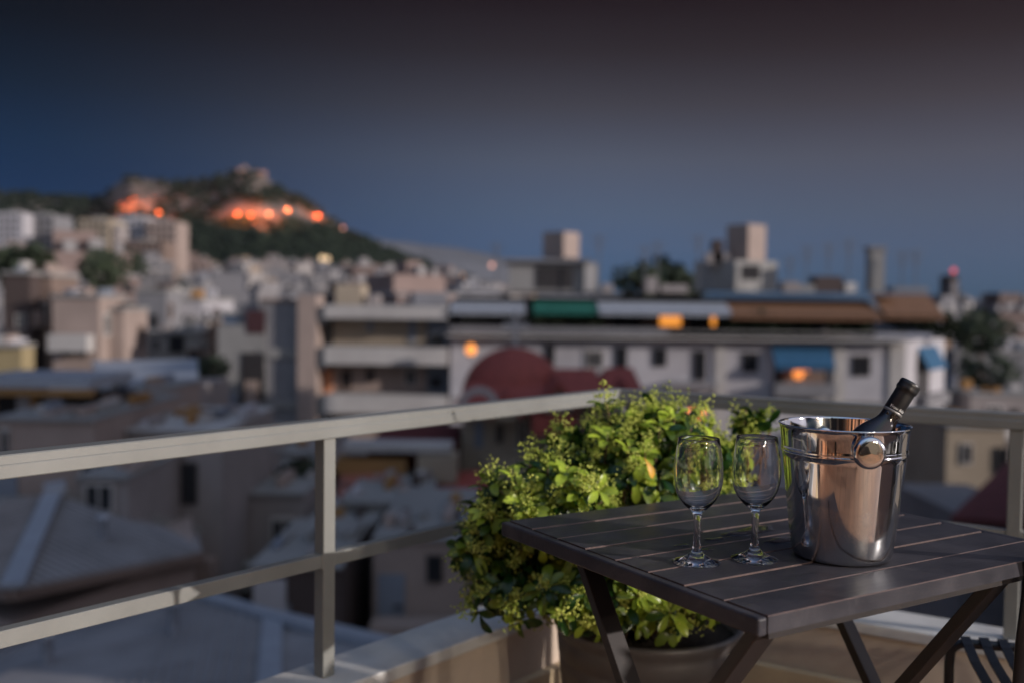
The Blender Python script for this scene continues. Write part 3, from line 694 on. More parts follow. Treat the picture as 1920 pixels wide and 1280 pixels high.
# inner fill leaves, toned darker to keep the gaps in the crown dark
for px, py, Y, rad, cnt in LOBES:
    c = at(px, py, Y)
    for k in range(cnt * 4):
        d = Vector((rnd.gauss(0, 1), rnd.gauss(0, 1), rnd.gauss(0, 1))).normalized() * rnd.uniform(0.2, 0.9) ** 0.6
        p = c + Vector((d.x * rad[0], d.y * rad[1], d.z * rad[2]))
        rel = p - TF; uu, vv_ = rel.dot(TU), rel.dot(TV)
        if -0.06 < uu < TL + 0.06 and vv_ < TW + 0.05 and p.z > TZ - 0.06: continue
        dirv = Vector((rnd.gauss(0, 1), rnd.gauss(0, 1), rnd.gauss(0.3, 1))).normalized(); nn = dirv.orthogonal().normalized()
        leaves.append((p, dirv, nn, rnd.randrange(4), rnd.uniform(0.8, 1.15), rnd.uniform(0, 0.25)))
def clear_of_table(l):
    for t in (0.0, 0.03, 0.06):
        rel = l[0] + l[1] * t - TF; z = l[0].z + l[1].z * t
        if -0.012 < rel.dot(TU) < TL + 0.01 and rel.dot(TV) < TW + 0.012 and TZ - 0.04 < z: return False
    return True
leaves = [l for l in leaves if clear_of_table(l)]
leaves.sort(key=lambda l: (l[0] - CAM).length - 0.25 * l[5] - 0.0 * rnd.random())
def leaf_matrix(l):
    pos, x, z, k, s, tone = l; y = z.cross(x).normalized()
    M = Matrix.Identity(4)
    for i in range(3): M[i][0] = x[i] * s; M[i][1] = y[i] * s; M[i][2] = z[i] * s; M[i][3] = pos[i]
    return M
for l in leaves[:300]:
    o = bpy.data.objects.new('leaf', LM[l[3]]); C.objects.link(o); o.parent = shrub
    o.matrix_local = Matrix.Translation(-PC) @ leaf_matrix(l)
    o.color = (l[5], 0, 0, 1)
fol = MB(); tones = []
for l in leaves[300:]:
    V, F = LV[l[3]]; M = leaf_matrix(l); fol.add([M @ Vector(v) for v in V], F); tones += [l[5]] * len(V)
def with_tone(o, t):
    at_ = o.data.attributes.new('tone', 'FLOAT', 'POINT'); at_.data.foreach_set('value', t); o.color = (0, 0, 0, 1); return o
tag(with_tone(fol.build('foliage', M_leaf, shrub, smooth=True), tones), kind='stuff')
tag(with_tone(bud.build('flower_buds', M_bud, shrub, smooth=True), bud_t), kind='stuff')
stem.build('stems', M_twig, shrub, smooth=True)['kind'] = 'stuff'
# one yellowed leaf
yl = bpy.data.objects.new('yellow_leaf', LM[0].copy()); yl.data.materials.clear(); yl.data.materials.append(mat('yellowed_leaf', (0.62, 0.33, 0.03), 0.5, scale=40)); C.objects.link(yl); yl.parent = shrub
yl.matrix_local = Matrix.Translation(-PC) @ leaf_matrix((at(1208, 858, 2.04), Vector((0.6, -0.5, -0.7)).normalized(), Vector((0.3, -0.75, 0.6)).normalized(), 0, 0.9, 0)); yl['label'] = 'yellowed leaf'

# ================================================================ CHAIR
M_chair = mat('chair_black_metal', (0.012, 0.013, 0.017), 0.42, scale=30, var=0.2, spec=0.5)
CH = onz(1781, 1204, 0.452); cd = Vector((0.12, -0.027, 0)).normalized(); cf = Vector((-cd.y * -1, -cd.x, 0)).normalized()
if cf.y > 0: cf = -cf
chair = empty('terrace_chair', (CH.x, CH.y, 0), 'black metal slatted chair at the lower right corner', 'chair')
SW_, SD_ = 0.40, 0.42
def cp(a, b_, z): return Vector((CH.x, CH.y, 0)) + cd * a + cf * b_ + Vector((0, 0, z))
pts = [cp(0, 0.012, 0.0)]
pts += [cp(0, 0.0, 0.41)] + [cp(0.028 * (1 - math.cos(t)), 0, 0.425 + 0.028 * math.sin(t)) for t in (0.4, 0.8, 1.2, 1.57)]
pts += [cp(SW_ - 0.028 * (1 - math.cos(t)), 0, 0.425 + 0.028 * math.sin(t)) for t in (1.57, 1.2, 0.8, 0.4)] + [cp(SW_, 0, 0.41), cp(SW_, 0.012, 0.0)]
MB().tube(pts, 0.0095, 12).build('front_leg_frame', M_chair, chair, smooth=True)
for a in (0.012, SW_ - 0.012):
    MB().tube([cp(a, SD_ + 0.06, 0.0), cp(a, SD_ + 0.01, 0.43), cp(a, SD_ + 0.03, 0.60), cp(a, SD_ + 0.09, 0.80)], 0.0095, 12).build('rear_leg', M_chair, chair, smooth=True)
MB().tube([cp(0.012, SD_, 0.432), cp(SW_ - 0.012, SD_, 0.432)], 0.009, 10).build('rear_bar', M_chair, chair, smooth=True)
MB().tube([cp(0.012, SD_ + 0.09, 0.80), cp(SW_ / 2, SD_ + 0.10, 0.815), cp(SW_ - 0.012, SD_ + 0.09, 0.80)], 0.011, 10).build('top_bar', M_chair, chair, smooth=True)
for k in range(11):
    a = 0.028 + k * 0.0344
    path = [(0.0, 0.4655), (0.03, 0.458), (0.09, 0.447), (0.2, 0.440), (0.32, 0.442), (SD_, 0.447)]
    b_ = MB()
    for (s0, z0), (s1, z1) in zip(path, path[1:]):
        b_.bar(cp(a, s0 - 0.002, z0), cp(a, s1 + 0.002, z1), 0.0185, 0.004)
    b_.build('seat_slat', M_chair, chair)
for k in range(7):
    a = 0.05 + k * 0.05
    MB().bar(cp(a, SD_ + 0.012, 0.44), cp(a, SD_ + 0.088, 0.80), 0.018, 0.004, upv=cf).build('back_slat', M_chair, chair)

# ================================================================ PENTHOUSE BEHIND THE CAMERA (mirrored in the bucket)
M_pent = mat('penthouse_plaster', (0.36, 0.21, 0.135), 0.85, scale=2, var=0.1, bump=0.1, stain=0.15)
M_wood = mat('shutter_wood', (0.35, 0.15, 0.07), 0.55, scale=5, var=0.25)
M_dark = mat('dark_glass', (0.02, 0.022, 0.026), 0.12, var=0.1, spec=0.6)
pent = empty('penthouse', (-3.2, -2.5, 0), 'terracotta plastered penthouse with brown shutters behind the camera', 'building')
MB().box((-4.6, -6.0, 0.003), (-1.55, 0.42, 2.9)).build('wall', M_pent, pent)
MB().box((-4.8, -6.2, 2.9), (-1.35, 0.6, 3.05)).build('roof_slab', M_coping, pent)
for k, y0 in enumerate((-5.4, -4.6, -3.2, -2.4, -1.6, -0.95, -0.30)):
    MB().box((-1.549, y0, 0.1), (-1.51, y0 + 0.46, 2.2)).build('shutter', M_wood if k % 2 else mat('shutter_orange', (0.52, 0.22, 0.10), 0.6, scale=5, var=0.2), pent, bevel=0.004)
    MB().box((-1.549, y0 + 0.48, 0.1), (-1.53, y0 + 0.60, 2.2)).build('door_pane', M_dark, pent)
MB().box((-1.54, -4.2, 0.003), (3.09, -4.0, 2.9)).build('wall', mat('back_wall_render', (0.20, 0.19, 0.165), 0.85, scale=2, var=0.15, stain=0.3), pent)
for x0 in (-1.2, 0.1, 1.4):
    MB().box((x0, -3.999, 0.1), (x0 + 0.9, -3.96, 2.2)).build('door_pane', M_dark, pent)
perg = empty('added_pergola', (-0.1, -2.2, 0), 'unseen dark timber pergola behind the camera', 'added_pergola')  # added out of view to give dark vertical bands in the bucket
for x, y in ((-0.95, -0.75), (0.75, -1.0), (-0.95, -3.4), (0.75, -3.5)):
    MB().box((x - 0.06, y - 0.06, 0.003), (x + 0.06, y + 0.06, 2.4)).build('post', M_leg, perg, bevel=0.004)
for x in (-0.95, 0.75): MB().box((x - 0.05, -3.7, 2.401), (x + 0.05, -0.5, 2.52)).build('beam', M_leg, perg)
for k in range(8): MB().box((-1.15, -3.6 + k * 0.43, 2.521), (0.95, -3.54 + k * 0.43, 2.60)).build('rafter', M_leg, perg)
MB().box((3.10, -4.0, 0.003), (3.30, -2.1, 2.6)).build('side_wall', M_parapet, pent)  # unseen wall added to carry the two lamps used as fill
def wall_lamp(x, y, z, label):
    r_ = empty('wall_lamp', (x, y, z), label, 'lamp', 'wall lamps behind the camera')
    MB().box((x + 0.035, y - 0.04, z - 0.08), (x + 0.06, y + 0.04, z + 0.08)).build('bracket', M_leg, r_)
    MB().lathe([(0.0, -0.06), (0.03, -0.055), (0.045, -0.02), (0.045, 0.02), (0.03, 0.05), (0.0, 0.056)], 20, (x - 0.01, y, z)).build('globe', emis('lamp_glow', (1.0, 0.62, 0.25), 60), r_, smooth=True)
    ld = bpy.data.lights.new('lamp_fill', 'POINT'); ld.energy = 160; ld.color = (1.0, 0.88, 0.73); ld.shadow_soft_size = 0.07  # boosted well past the globe and placed as fill for the right rail
    lo = bpy.data.objects.new('lamp_fill', ld); C.objects.link(lo); lo.parent = r_; lo.location = (-0.15, 0, 0)
wall_lamp(3.039, -2.35, 2.0, 'glowing wall lamp right behind the camera, mirrored in the bottle, nearer one')
wall_lamp(3.039, -3.5, 2.0, 'glowing wall lamp right behind the camera, mirrored in the bottle, farther one')

# ================================================================ THE CITY
PLASTER = {}
def plaster(name, col, st=0.35):
    col = tuple(c * 0.67 for c in col)
    return mat('facade_' + name, col, 0.9, scale=0.6, var=0.12, stain=st, spec=0.2)
P_white = plaster('white', (0.55, 0.53, 0.56)); P_cream = plaster('cream', (0.46, 0.38, 0.29)); P_pink = plaster('pink', (0.42, 0.33, 0.29))
P_grey = plaster('grey', (0.27, 0.265, 0.28)); P_dark = plaster('dark', (0.10, 0.075, 0.07)); P_brown = plaster('brown', (0.26, 0.19, 0.16))
P_yellow = plaster('yellow', (0.40, 0.32, 0.18)); P_ochre = plaster('ochre', (0.40, 0.22, 0.09)); P_blue = plaster('bluegrey', (0.26, 0.29, 0.35))
P_maroon = plaster('maroon', (0.13, 0.028, 0.03)); P_conc = plaster('concrete', (0.33, 0.32, 0.31)); P_slab = plaster('slab', (0.56, 0.53, 0.51), 0.2)
P_drab = plaster('drab', (0.36, 0.32, 0.31))  # drab grey-brown plaster, a colour of its own
M_void = mat('dark_opening', (0.02, 0.017, 0.018), 0.7, var=0.3)  # near-black; also stands in for the shade inside openings and recesses
M_tile = mat('maroon_tile', (0.23, 0.048, 0.036), 0.75, scale=2.5, var=0.25, bump=0.4, bscale=6)
M_rtile = mat('red_tile', (0.26, 0.09, 0.06), 0.8, scale=2.5, var=0.25, bump=0.4, bscale=6)
M_metalroof = mat('grey_metal_roof', (0.235, 0.225, 0.23), 0.6, scale=1.5, var=0.16, stain=0.35, bump=0.1, bscale=8)
M_flash = mat('roof_flashing', (0.27, 0.29, 0.33), 0.45, scale=2, var=0.1)
M_green = mat('awning_green', (0.008, 0.10, 0.075), 0.8, scale=2); M_bluea = mat('awning_blue', (0.015, 0.075, 0.155), 0.8, scale=2)
M_browna = mat('awning_brown', (0.15, 0.075, 0.04), 0.85, scale=2); M_whitea = mat('awning_white', (0.26, 0.28, 0.32), 0.8, scale=2)
M_reda = mat('awning_red', (0.36, 0.03, 0.035), 0.8, scale=2)
M_pole = mat('aerial_metal', (0.10, 0.10, 0.11), 0.5)
M_treecity = mat('city_foliage', (0.024, 0.034, 0.016), 0.8, scale=1.5, var=0.5)
M_trunk = mat('city_trunk', (0.09, 0.065, 0.05), 0.9)
M_warm = emis('lit_window', (1.0, 0.36, 0.06), 0.95)
M_lampO = emis('sodium_lamp', (1.0, 0.29, 0.09), 1.35); M_lampP = emis('pinkish_lamp', (1.0, 0.5, 0.4), 1.1); M_lampY = emis('pale_lamp', (1.0, 0.7, 0.4), 1.2)
M_lampR = emis('red_beacon', (1.0, 0.12, 0.14), 0.9)

# unit window: frame proud of the wall, pane set back inside it (x,z in 0..1, wall plane at y = 0, outside is -y)
def window_mesh(fr):
    b_ = MB(); t = 0.09
    for a, c in (((0, 0), (1, t)), ((0, 1 - t), (1, 1)), ((0, t), (t, 1 - t)), ((1 - t, t), (1, 1 - t)), ((0.47, t), (0.53, 1 - t))):
        b_.box((a[0], -0.07, a[1]), (c[0], 0.02, c[1]), 0)
    b_.box((t, -0.02, t), (1 - t, 0.01, 1 - t), 1)
    return b_.mesh('window', [fr, M_dark])
WM_dark = window_mesh(M_void); WM_white = window_mesh(P_slab); WM_brown = window_mesh(P_brown)
WM_lit = MB().box((0, -0.05, 0), (1, 0.01, 1), 0).mesh('lit_window', [M_warm])
WM_blue = MB().box((0, -0.05, 0), (1, 0.01, 1), 0).mesh('window', [P_blue])

class Bld:
    """a building whose street front lies across the view at distance Y; parts are given in photo pixels on that front"""
    def __init__(s, name, label, x0, x1, ytop, Y, deep, wall, cat='building', group=None, zb=None, poly=None):
        s.Y = Y; a = at(x0, ytop, Y); c = at(x1, ytop, Y); s.top = (a.z + c.z) / 2
        g = ground_z((a.x + c.x) / 2, Y) if zb is None else zb
        s.root = empty(name, ((a.x + c.x) / 2, Y + deep / 2, g), label, cat, group); s.g = g
        b_ = MB()
        if poly: b_.prism([(at(p, ytop, yy).x, yy) for p, yy in poly], g, s.top)
        else: b_.box((a.x, Y, g), (c.x, Y + deep, s.top))
        b_.build('wall', wall, s.root)
    def box(s, name, x0, y0, x1, y1, out0, out1, mt, label=None, Y=None, parent=None):
        """pixel rectangle, from out0 to out1 metres in front of the facade (negative = behind)"""
        Y = s.Y if Y is None else Y
        a = at(x0, y0, Y); c = at(x1, y1, Y)
        o = MB().box((a.x, Y - out1, c.z), (c.x, Y - out0, a.z)).build(name, mt, parent or s.root)
        if label: o['label'] = label
        return o
    def win(s, x0, y0, x1, y1, me, Y=None, name='window', label=None):
        Y = s.Y if Y is None else Y
        a = at(x0, y1, Y); c = at(x1, y0, Y)
        o = inst(name, me, s.root, (a.x, Y - 0.012, a.z), None, (c.x - a.x, 1, c.z - a.z))
        if label: o['label'] = label
        return o
    def awning(s, x0, y0, x1, y1, back, out, mt, label, skew=0):
        a = at(x0, y0, s.Y); c = at(x1, y1, s.Y); d = at(x0 + skew, y1, s.Y); e = at(x1 - skew, y0, s.Y)
        V = [(a.x, s.Y + back, a.z), (c.x, s.Y + back, a.z), (c.x, s.Y - out, c.z), (d.x if skew else a.x, s.Y - out, c.z)]
        V += [(p[0], p[1], p[2] - 0.06) for p in V]
        vl = [(V[3][0], s.Y - out, c.z), (c.x, s.Y - out, c.z), (c.x, s.Y - out, c.z - 0.25), (V[3][0], s.Y - out, c.z - 0.25), (V[3][0], s.Y - out + 0.03, c.z), (c.x, s.Y - out + 0.03, c.z), (c.x, s.Y - out + 0.03, c.z - 0.25), (V[3][0], s.Y - out + 0.03, c.z - 0.25)]
        b_ = MB().add(V, [(0,1,2,3),(7,6,5,4),(0,4,5,1),(1,5,6,2),(2,6,7,3),(3,7,4,0)]).add(vl, [(0,1,2,3),(7,6,5,4),(0,4,5,1),(1,5,6,2),(2,6,7,3),(3,7,4,0)])
        o = b_.build('awning', mt, s.root); o['label'] = label; return o
    def antenna(s, px, ytop, ybot, Y=None):
        Y = s.Y if Y is None else Y; p = at(px, ybot, Y); q_ = at(px, ytop, Y)
        b_ = MB().tube([p, Vector((p.x, p.y, q_.z))], 0.045, 6)
        for k in range(4):
            z = q_.z - 0.12 - 0.28 * k; w = 0.55 - 0.07 * k
            b_.bar((p.x - w, Y, z), (p.x + w, Y, z), 0.05, 0.05)
        return b_.build('aerial', M_pole, s.root)

def foliage_clump(seed, n=260, r=1.0, leaf=0.22):
    rn = random.Random(seed); b_ = MB()
    for _ in range(n):
        d = Vector((rn.gauss(0, 1), rn.gauss(0, 1), rn.gauss(0, 1))).normalized() * (rn.uniform(0.25, 1.0) ** 0.5) * r
        d.z *= 0.85; d *= 1 + 0.3 * hnoise(d.x * 1.3 + seed, d.y * 1.3 + d.z)
        a = Vector((rn.gauss(0, 1), rn.gauss(0, 1), rn.gauss(0, 1))).normalized(); c = a.orthogonal().normalized() * leaf * rn.uniform(0.6, 1.3); a *= leaf * rn.uniform(0.6, 1.3)
        b_.add([d - a, d + c * 0.6, d + a, d - c * 0.6], [(0, 1, 2, 3)])
    return b_.mesh('crown', M_treecity)
CLUMPS = [foliage_clump(s) for s in (1, 2, 3)]
TRUNK = MB().tube([(0, 0, 0), (0.05, 0, 0.5), (0, 0.03, 1.0)], [0.11, 0.08, 0.05], 7).mesh('trunk', M_trunk)
def tree(px, py, Y, rad, label, i=0, group=None, hgt=None):
    c = at(px, py, Y); h = hgt or rad * 2.0
    g = c.z - h
    r_ = empty('city_tree', (c.x, c.y, g), label, 'tree', group)
    inst('crown', CLUMPS[i % 3], r_, c, (0, 0, i * 1.3), (rad, rad, rad * 0.9))
    inst('trunk', TRUNK, r_, (c.x, c.y, g), None, (rad, rad, h))
    return r_

# ---------------- long white block with awnings (right)
YB = 60.0
B = Bld('apartment_building', 'long white apartment block with roof terrace awnings, right of the church dome', 845, 1690, 634, YB, 18, P_white,
        poly=[(845, YB), (1692, YB), (1772, YB + 7), (1772, YB + 16), (845, YB + 16)])
B.box('balcony_slab', 838, 626, 1700, 640, 0.01, 0.9, P_slab)
Yp = YB + 3.2
B.box('penthouse_wall', 850, 556, 1660, 634, -14, -3.2, plaster('penthouse', (0.17, 0.155, 0.155)))
B.box('roof_slab', 840, 547, 1690, 557, -15, -0.6, P_slab)
B.box('balcony_parapet', 845, 611, 1250, 627, 0.7, 0.85, P_grey)
B.box('balcony_parapet', 1252, 619, 1690, 627, 0.7, 0.85, P_conc)
for x0, x1, y0 in ((865, 985, 588), (1005, 1110, 588), (1150, 1200, 592), (1290, 1350, 592), (1390, 1470, 592), (1490, 1545, 594), (1610, 1640, 594)):
    a = at(x0, y0, Yp); c = at(x1, 632, Yp); MB().box((a.x, Yp - 0.06, c.z), (c.x, Yp - 0.003, a.z)).build('glazed_door', M_dark, B.root)
B.win(1237, 584, 1277, 612, WM_lit, Y=Yp - 0.1, name='lit_window', label='window glowing orange under the white awning')
B.win(1578, 588, 1600, 607, WM_lit, Y=Yp - 0.1, name='lit_window', label='small orange glow under the brown awning')
B.win(1333, 588, 1342, 612, WM_lit, Y=Yp - 0.1, name='lit_window', label='thin orange glow beside the white awning')
B.awning(845, 560, 985, 583, 2.2, 0.6, M_whitea, 'pale grey awning at the left end')
B.awning(1000, 559, 1128, 583, 2.2, 0.6, M_green, 'green awning', 0)
B.awning(1122, 557, 1368, 586, 2.2, 0.7, M_whitea, 'wide white awning')
B.awning(1366, 560, 1648, 594, 2.2, 0.8, M_browna, 'wide brown awning')
B.awning(1655, 551, 1765, 592, 2.0, 0.6, M_browna, 'brown awning sloping at the street corner')
for x0, y0, x1, y1, me in ((1022, 646, 1040, 682, WM_dark), (1153, 650, 1176, 694, WM_dark), (1224, 653, 1250, 686, WM_dark), (1299, 656, 1324, 712, WM_dark), (1391, 660, 1421, 696, WM_dark), (1596, 666, 1632, 704, WM_dark), (1096, 655, 1132, 690, WM_white)):
    B.win(x0, y0, x1, y1, me)
for x0, y0, x1, y1 in ((1024, 775, 1046, 815), (1150, 775, 1176, 815), (1225, 778, 1252, 820), (1400, 782, 1428, 826), (1600, 800, 1634, 840), (1400, 900, 1428, 946), (1640, 800, 1668, 838), (1740, 805, 1764, 838)):
    B.win(x0, y0, x1, y1, WM_dark)
B.box('recess_shade', 1452, 672, 1552, 726, 0.002, 0.03, M_void)  # dark sheet on the wall in place of a shaded recess
B.box('recess_wall', 1466, 690, 1546, 726, 0.031, 0.06, P_brown)
B.awning(1446, 646, 1556, 684, 0.0, 1.1, M_bluea, 'blue awning over a balcony')
B.box('balcony_parapet', 1446, 716, 1558, 741, 0.03, 1.0, P_grey)
B.box('balcony_parapet', 1250, 714, 1340, 730, 0.03, 0.6, P_grey)
B.box('string_course', 845, 744, 1690, 752, 0.004, 0.18, P_slab)
B.box('pier', 1340, 642, 1356, 900, 0.002, 0.14, P_slab); B.box('pier', 1668, 642, 1690, 900, 0.002, 0.14, P_slab)
B.box('pier', 1564, 642, 1578, 900, 0.002, 0.14, P_slab)
# corner side: blue awning and openings
for (pa, ya), (pb, yb), y0, y1, mt, nm in (((1718, YB + 2.3), (1742, YB + 4.4), 660, 742, M_void, 'corner_shade'), ((1720, YB + 2.4), (1755, YB + 5.5), 650, 690, M_bluea, 'awning'), ((1716, YB + 2.1), (1760, YB + 6), 742, 764, P_grey, 'balcony_parapet')):  # the corner panel is a dark sheet standing for recess shade
    a = at(pa, y0, ya); c = at(pb, y0, yb); z0 = at(pa, y1, ya).z
    d = (c - a); d.z = 0; d.normalize(); nn = Vector((d.y, -d.x, 0)); off = {'awning': 0.75, 'corner_shade': 0.04, 'balcony_parapet': 0.7}[nm]
    A, Cc = a + nn * 0.02, Vector((c.x, c.y, a.z)) + nn * 0.02
    V = [A, Cc, Cc + nn * off, A + nn * off]; zz = z0
    if nm == 'awning':
        V = [A, Cc, Vector((Cc.x, Cc.y, zz)) + nn * off, Vector((A.x, A.y, zz)) + nn * off]
        V += [v - Vector((0, 0, 0.08)) for v in V]
    else: V += [Vector((v.x, v.y, zz)) for v in V]
    MB().add(V, [(0,1,2,3),(7,6,5,4),(0,4,5,1),(1,5,6,2),(2,6,7,3),(3,7,4,0)]).build(nm, mt, B.root)
# roof huts
def rot_box(parent, name, px0, px1, y0, y1, Y, yaw, mt):
    a = at(px0, y0, Y); c = at(px1, y1, Y); cx = (a.x + c.x) / 2; w = abs(c.x - a.x)
    s_ = w / (abs(math.cos(yaw)) + abs(math.sin(yaw)))
    ax = Vector((math.cos(yaw), math.sin(yaw), 0)) * s_ / 2; ay = Vector((-math.sin(yaw), math.cos(yaw), 0)) * s_ / 2
    return MB().obox((cx, Y, (a.z + c.z) / 2), ax, ay, Vector((0, 0, (a.z - c.z) / 2))).build(name, mt, parent)
Yr = YB + 8
B.box('roof_hut', 955, 492, 1120, 548, -5, 0, P_conc, Y=Yr)
B.box('hut_roof', 945, 485, 1108, 493, -5.2, 0.5, P_grey, Y=Yr)
B.box('hut_opening', 1004, 500, 1074, 542, 0.01, 0.05, M_void, Y=Yr)
B.box('hut_pier', 1096, 494, 1116, 548, 0.02, 0.3, P_slab, Y=Yr)
rot_box(B.root, 'water_tower', 1018, 1086, 436, 485, Yr + 2.5, R(50), P_pink)
rot_box(B.root, 'roof_hut', 1305, 1452, 490, 548, Yr + 4, R(32), P_conc)
rot_box(B.root, 'stair_tower', 1364, 1434, 422, 490, Yr + 4, R(38), P_pink)
B.box('hut_opening', 1386, 498, 1420, 526, 0.6, 0.7, M_void, Y=Yr)
B.box('vent_stack', 1338, 450, 1356, 492, -1, 0, P_dark, Y=Yr + 2)
B.box('vent_stack', 1325, 474, 1366, 494, -1, 0, P_drab, Y=Yr + 2)
B.box('chimney', 1634, 466, 1658, 548, -1.0, 0, P_conc, Y=Yr)
B.box('chimney_cap', 1630, 462, 1662, 470, -1.1, 0.1, P_grey, Y=Yr)
for x0, x1, y0, mt in ((1470, 1500, 528, P_drab), (1530, 1580, 518, P_dark), (1586, 1606, 530, P_slab), (1500, 1528, 534, P_conc), (1676, 1740, 538, P_grey), (1130, 1150, 532, P_drab), (1212, 1232, 520, P_drab), (1240, 1290, 534, P_drab)):
    B.box('roof_box', x0, y0, x1, 549, -1.5, 0, mt, Y=Yr - 3)
for px, y0 in ((930, 455), (1122, 440), (1208, 460), (1232, 452), (1308, 440), (1512, 460), (1552, 455), (1590, 448), (1690, 470), (1716, 468), (1480, 480)):
    B.antenna(px, y0, 548, Yr - 1)
for i, (px, py, r_) in enumerate(((1372, 608, 0.7), (1390, 606, 0.8), (1418, 604, 0.9), (1445, 608, 0.8), (1470, 614, 0.6), (1510, 614, 0.5), (1570, 606, 0.8), (1592, 604, 0.85), (1612, 610, 0.7), (1010, 598, 0.7), (1040, 596, 0.8), (1085, 598, 0.8), (1118, 602, 0.6), (1670, 590, 0.9), (1700, 594, 1.0), (1730, 598, 1.1), (1760, 606, 1.1), (1780, 618, 0.8))):
    c = at(px, py, YB + (0.35 if px < 1650 else 3.5)); o = inst('planter_shrub', CLUMPS[i % 3], B.root, c, (0, 0, i), (r_, r_, r_))

# lamps in that block and around
def lamp(px, py, Y, rad, mt, label, group='lit lamps in the city'):
    c = at(px, py, Y)
    r_ = empty('street_light', (c.x, c.y, c.z - rad * 1.6), label, 'lamp', group)
    MB().lathe([(0, -rad), (rad * 0.6, -rad * 0.8), (rad, 0), (rad * 0.6, rad * 0.8), (0, rad)], 14, c).build('globe', mt, r_, smooth=True)
    MB().lathe([(0, -rad * 1.6), (rad * 0.3, -rad * 1.5), (rad * 0.3, -rad * 0.9), (0, -rad * 0.9)], 10, c).build('holder', M_pole, r_)
lamp(1497, 700, YB - 0.5, 0.34, emis('balcony_lamp', (1.0, 0.30, 0.06), 1.3), 'orange lamp on the balcony under the blue awning')
lamp(1512, 690, YB - 0.5, 0.22, MATS['balcony_lamp'], 'smaller orange lamp beside the one under the blue awning')
lamp(883, 655, YB - 2, 0.34, emis('wall_lamp_orange', (1.0, 0.34, 0.06), 1.5), 'orange lamp left of the church dome')
lamp(1306, 772, YB - 3, 0.5, emis('garden_lamp', (1.0, 0.25, 0.05), 1.6), 'orange lamp low behind the shrub top')

# ---------------- church with maroon dome
YC = 46.0
Ch = Bld('church', 'church with maroon tiled dome, gabled roofs and white cross', 868, 1196, 742, YC, 9, P_cream, cat='church')
dc = at(962, 742, YC + 3.5); dr = (at(1058, 742, YC + 3.5).x - at(866, 742, YC + 3.5).x) / 2; dh = at(962, 650, YC + 3.5).z - dc.z
pr = [(dr * math.cos(t) , dh * math.sin(t)) for t in [math.pi / 2 * i / 12 for i in range(13)]]
MB().lathe([(dr * 1.03, -1.2), (dr * 1.03, 0)] + pr, 40, dc).build('dome', M_tile, Ch.root, smooth=True)
ctop = at(966, 652, YC + 3.5); cz = at(966, 584, YC + 3.5).z
b_ = MB().box((ctop.x - 0.12, ctop.y - 0.1, ctop.z - 0.4), (ctop.x + 0.12, ctop.y + 0.1, cz)).box((ctop.x - 0.62, ctop.y - 0.09, cz - 0.85), (ctop.x + 0.62, ctop.y + 0.09, cz - 0.58))
b_.build('cross', P_slab, Ch.root)
def gable(x0, x1, ybase, ytop, Y, deep, mt, wall, nm='gable_roof'):
    a = at(x0, ybase, Y); c = at(x1, ybase, Y); t = at((x0 + x1) / 2, ytop, Y)
    ov = 0.35
    V = [(a.x, Y - ov, a.z), (t.x, Y - ov, t.z), (c.x, Y - ov, c.z), (a.x, Y + deep, a.z), (t.x, Y + deep, t.z), (c.x, Y + deep, c.z)]
    V += [(p[0], p[1], p[2] - 0.28) for p in V]
    MB().add(V, [(0,3,4,1),(1,4,5,2),(6,7,10,9),(7,8,11,10),(0,1,7,6),(1,2,8,7),(3,9,10,4),(4,10,11,5),(0,6,9,3),(2,5,11,8)]).build(nm, mt, Ch.root)
    MB().add([(a.x + 0.2, Y, a.z - 0.3), (t.x, Y, t.z - 0.4), (c.x - 0.2, Y, c.z - 0.3), (a.x + 0.2, Y + 0.2, a.z - 0.3), (t.x, Y + 0.2, t.z - 0.4), (c.x - 0.2, Y + 0.2, c.z - 0.3)], [(0,1,2),(5,4,3),(0,3,4,1),(1,4,5,2),(2,5,3,0)]).build('gable_wall', wall, Ch.root)
def hip(x0, x1, ybase, ytop, Y, deep, ins):
    a, c = at(x0, ybase, Y), at(x1, ybase, Y); t0_, t1_ = at(x0 + ins, ytop, Y + deep * 0.5), at(x1 - ins, ytop, Y + deep * 0.5)
    bk = Y + deep
    V = [(a.x, Y, a.z), (c.x, Y, a.z), (c.x, bk, a.z), (a.x, bk, a.z), t0_, t1_]
    MB().add(V, [(0,1,5,4),(1,2,5),(2,3,4,5),(3,0,4),(3,2,1,0)]).build('hip_roof', M_tile, Ch.root)
hip(846, 1050, 772, 716, YC - 1.9, 7, 34)
hip(1016, 1142, 752, 690, YC - 1.4, 7, 26)
hip(1108, 1216, 752, 688, YC - 0.9, 7, 30)
gable(1012, 1084, 760, 712, YC - 2.1, 3, M_tile, P_cream)
gable(1142, 1200, 758, 716, YC - 1.6, 3, M_tile, P_pink)
gable(918, 980, 774, 738, YC - 2.5, 3, M_tile, P_cream)
def arch(px, pyc, rpx, Y, w, mt, nm):
    c = at(px, pyc, Y); r_ = rpx * Y / FPX; b_ = MB(); n = 14
    for i in range(n):
        t0_, t1_ = math.pi * i / n, math.pi * (i + 1) / n
        V = []
        for y in (Y - 0.25, Y + 0.1):
            for rr_, t in ((r_, t0_), (r_ + w, t0_), (r_ + w, t1_), (r_, t1_)): V.append((c.x + rr_ * math.cos(t), y, c.z + rr_ * math.sin(t)))
        b_.add(V, [(0,1,2,3),(7,6,5,4),(0,4,5,1),(1,5,6,2),(2,6,7,3),(3,7,4,0)])
    b_.build(nm, mt, Ch.root)
arch(898, 762, 26, YC - 2.6, 0.26, P_slab, 'arch')
for x0, y0, x1, y1, me in ((890, 790, 906, 838, WM_blue), (968, 778, 990, 846, WM_white), (1030, 790, 1050, 830, WM_dark), (930, 795, 944, 830, WM_dark)):
    Ch.win(x0, y0, x1, y1, me)
